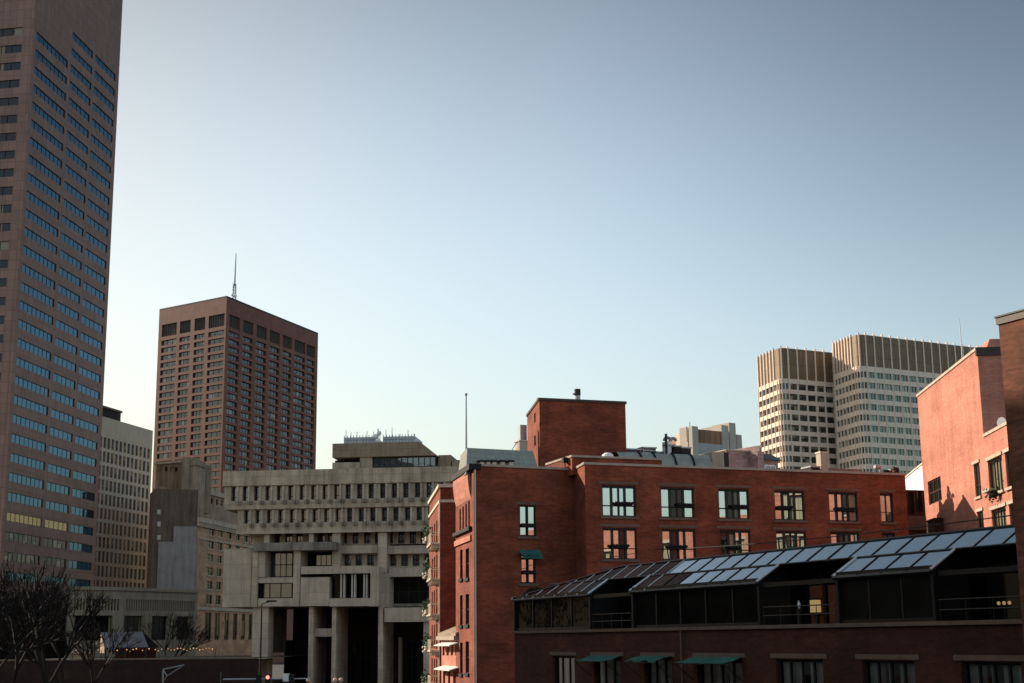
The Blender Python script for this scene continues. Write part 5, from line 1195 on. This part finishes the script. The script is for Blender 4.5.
# ------------------------------------------------------------------ bare trees
def bare_tree(x,Y,h,lab,seed,name='bare_tree',zbase=0,spread=1.0,grp='bare street trees'):
    rnd=random.Random(seed); P=dep(x,660,Y); P.z=zbase; t=thing(name,lab,'tree',P,grp); tr=MB(); cr=MB()
    def grow(p,d,l,r,k,mb):
        n=3; q=p
        for i in range(n):
            d2=(d+V((rnd.gauss(0,.12),rnd.gauss(0,.12),rnd.gauss(0,.06)))).normalized(); q2=q+d2*l/n; mb.tube(q,q2,r*(1-.25*i/n),r*(1-.25*(i+1)/n),k=6 if k<2 else 3,caps=False); q,d=q2,d2
        if k>=5 or r<.006: return
        for j in range(3 if k<3 else 2):
            a=rnd.uniform(0,6.28); s=rnd.uniform(.35,.8)*spread; ax=V((math.cos(a),math.sin(a),0)); nd=(d+ax*s+V((0,0,.18))).normalized(); grow(q,nd,l*rnd.uniform(.62,.82),r*.62,k+1,cr)
        if k>0: grow(q,(d+V((0,0,.1))).normalized(),l*.75,r*.7,k+1,cr)
    grow(P,V((0,0,1)),h*.27,h*.017,0,tr)
    tr.build('trunk',BARK,t); cr.build('crown',BARK,t)
bare_tree(24,150,20,'second bare tree from the left, large, before the base of the granite tower',11)
bare_tree(70,165,17,'fourth bare tree from the left, between the granite tower and the pavilion',12)
bare_tree(44,140,18,'third bare tree from the left, tall and dense',21)
bare_tree(92,175,14,'small bare tree just left of the pavilion',22)
bare_tree(-8,135,19,'leftmost bare tree cut by the left frame edge',13)
bare_tree(168,262,17,'slim bare tree before the low beige building',15)
def unseen_hall():
    # unseen hall beside the viewpoint, added to block low sky from the near wing
    A,B_=V((-25,62,0)),V((-9,-34,0)); f=Fr(B_,A); P0,P1=A,B_; f=Fr(P1,P0); f=Fr(V((-25,62,0)),V((-25,62,0))+(V((-9,-34,0))-V((-25,62,0)))) ; H=20
    t=thing('unseen_hall','unseen brick hall left of the viewpoint, added to block low sky','building',V((-25,62,0)))
    out=f.N; sgn=1 if out.x>0 else -1
    if sgn<0: f=Fr(V((-9,-34,0)),V((-25,62,0)))
    a,b=f.P(0,0,0),f.P(f.L,0,0); bk=-f.N*14; holes=[(2+k*4.4,3.8+k*4.4,2.5+j*4.6,5+j*4.6) for k in range(int((f.L-4)/4.4)) for j in range(4)]
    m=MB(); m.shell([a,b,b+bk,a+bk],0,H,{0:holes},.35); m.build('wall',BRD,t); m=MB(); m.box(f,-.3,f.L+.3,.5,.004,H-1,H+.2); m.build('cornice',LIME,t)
    m=MB()
    for r in holes: m.rect(f,*r,-.3)
    o=m.build('window',[G_CH],t); o['kind']='stuff'
unseen_hall()
# ------------------------------------------------------------------ building left of the frame that shades the near wing
def shade_block():
    A=V((-62,66,0)); B_=V((-62,141,0)); f=Fr(B_,A); f=Fr(V((-62,62,0)),V((-62,141,0))); 
    P0,P1=V((-62,62,0)),V((-62,138,0)); H=58
    t=thing('office_block','grey office block just outside the left edge facing the courtyard','office block',P0)
    f=Fr(P0,P1) ; holes=[]
    f=Fr(P0,P1)
    for j in range(14):
        for k in range(19): holes.append((1.5+k*3.9,4.1+k*3.9,3+j*3.9,5.2+j*3.9))
    m=MB(); m.shell([P0,P1,P1+V((-22,0,0)),P0+V((-22,0,0))],0,H,{0:holes},.4,back=False); m.build('wall',BEIGE,t)
    m=MB()
    for r in holes: m.rect(f,*r,-.35,0)
    o=m.build('window',[G_CH],t); o['kind']='stuff'
shade_block()
for o in bpy.data.objects:
    if o.type=='EMPTY' and not o.children: print('EMPTY WITHOUT PARTS',o.name)
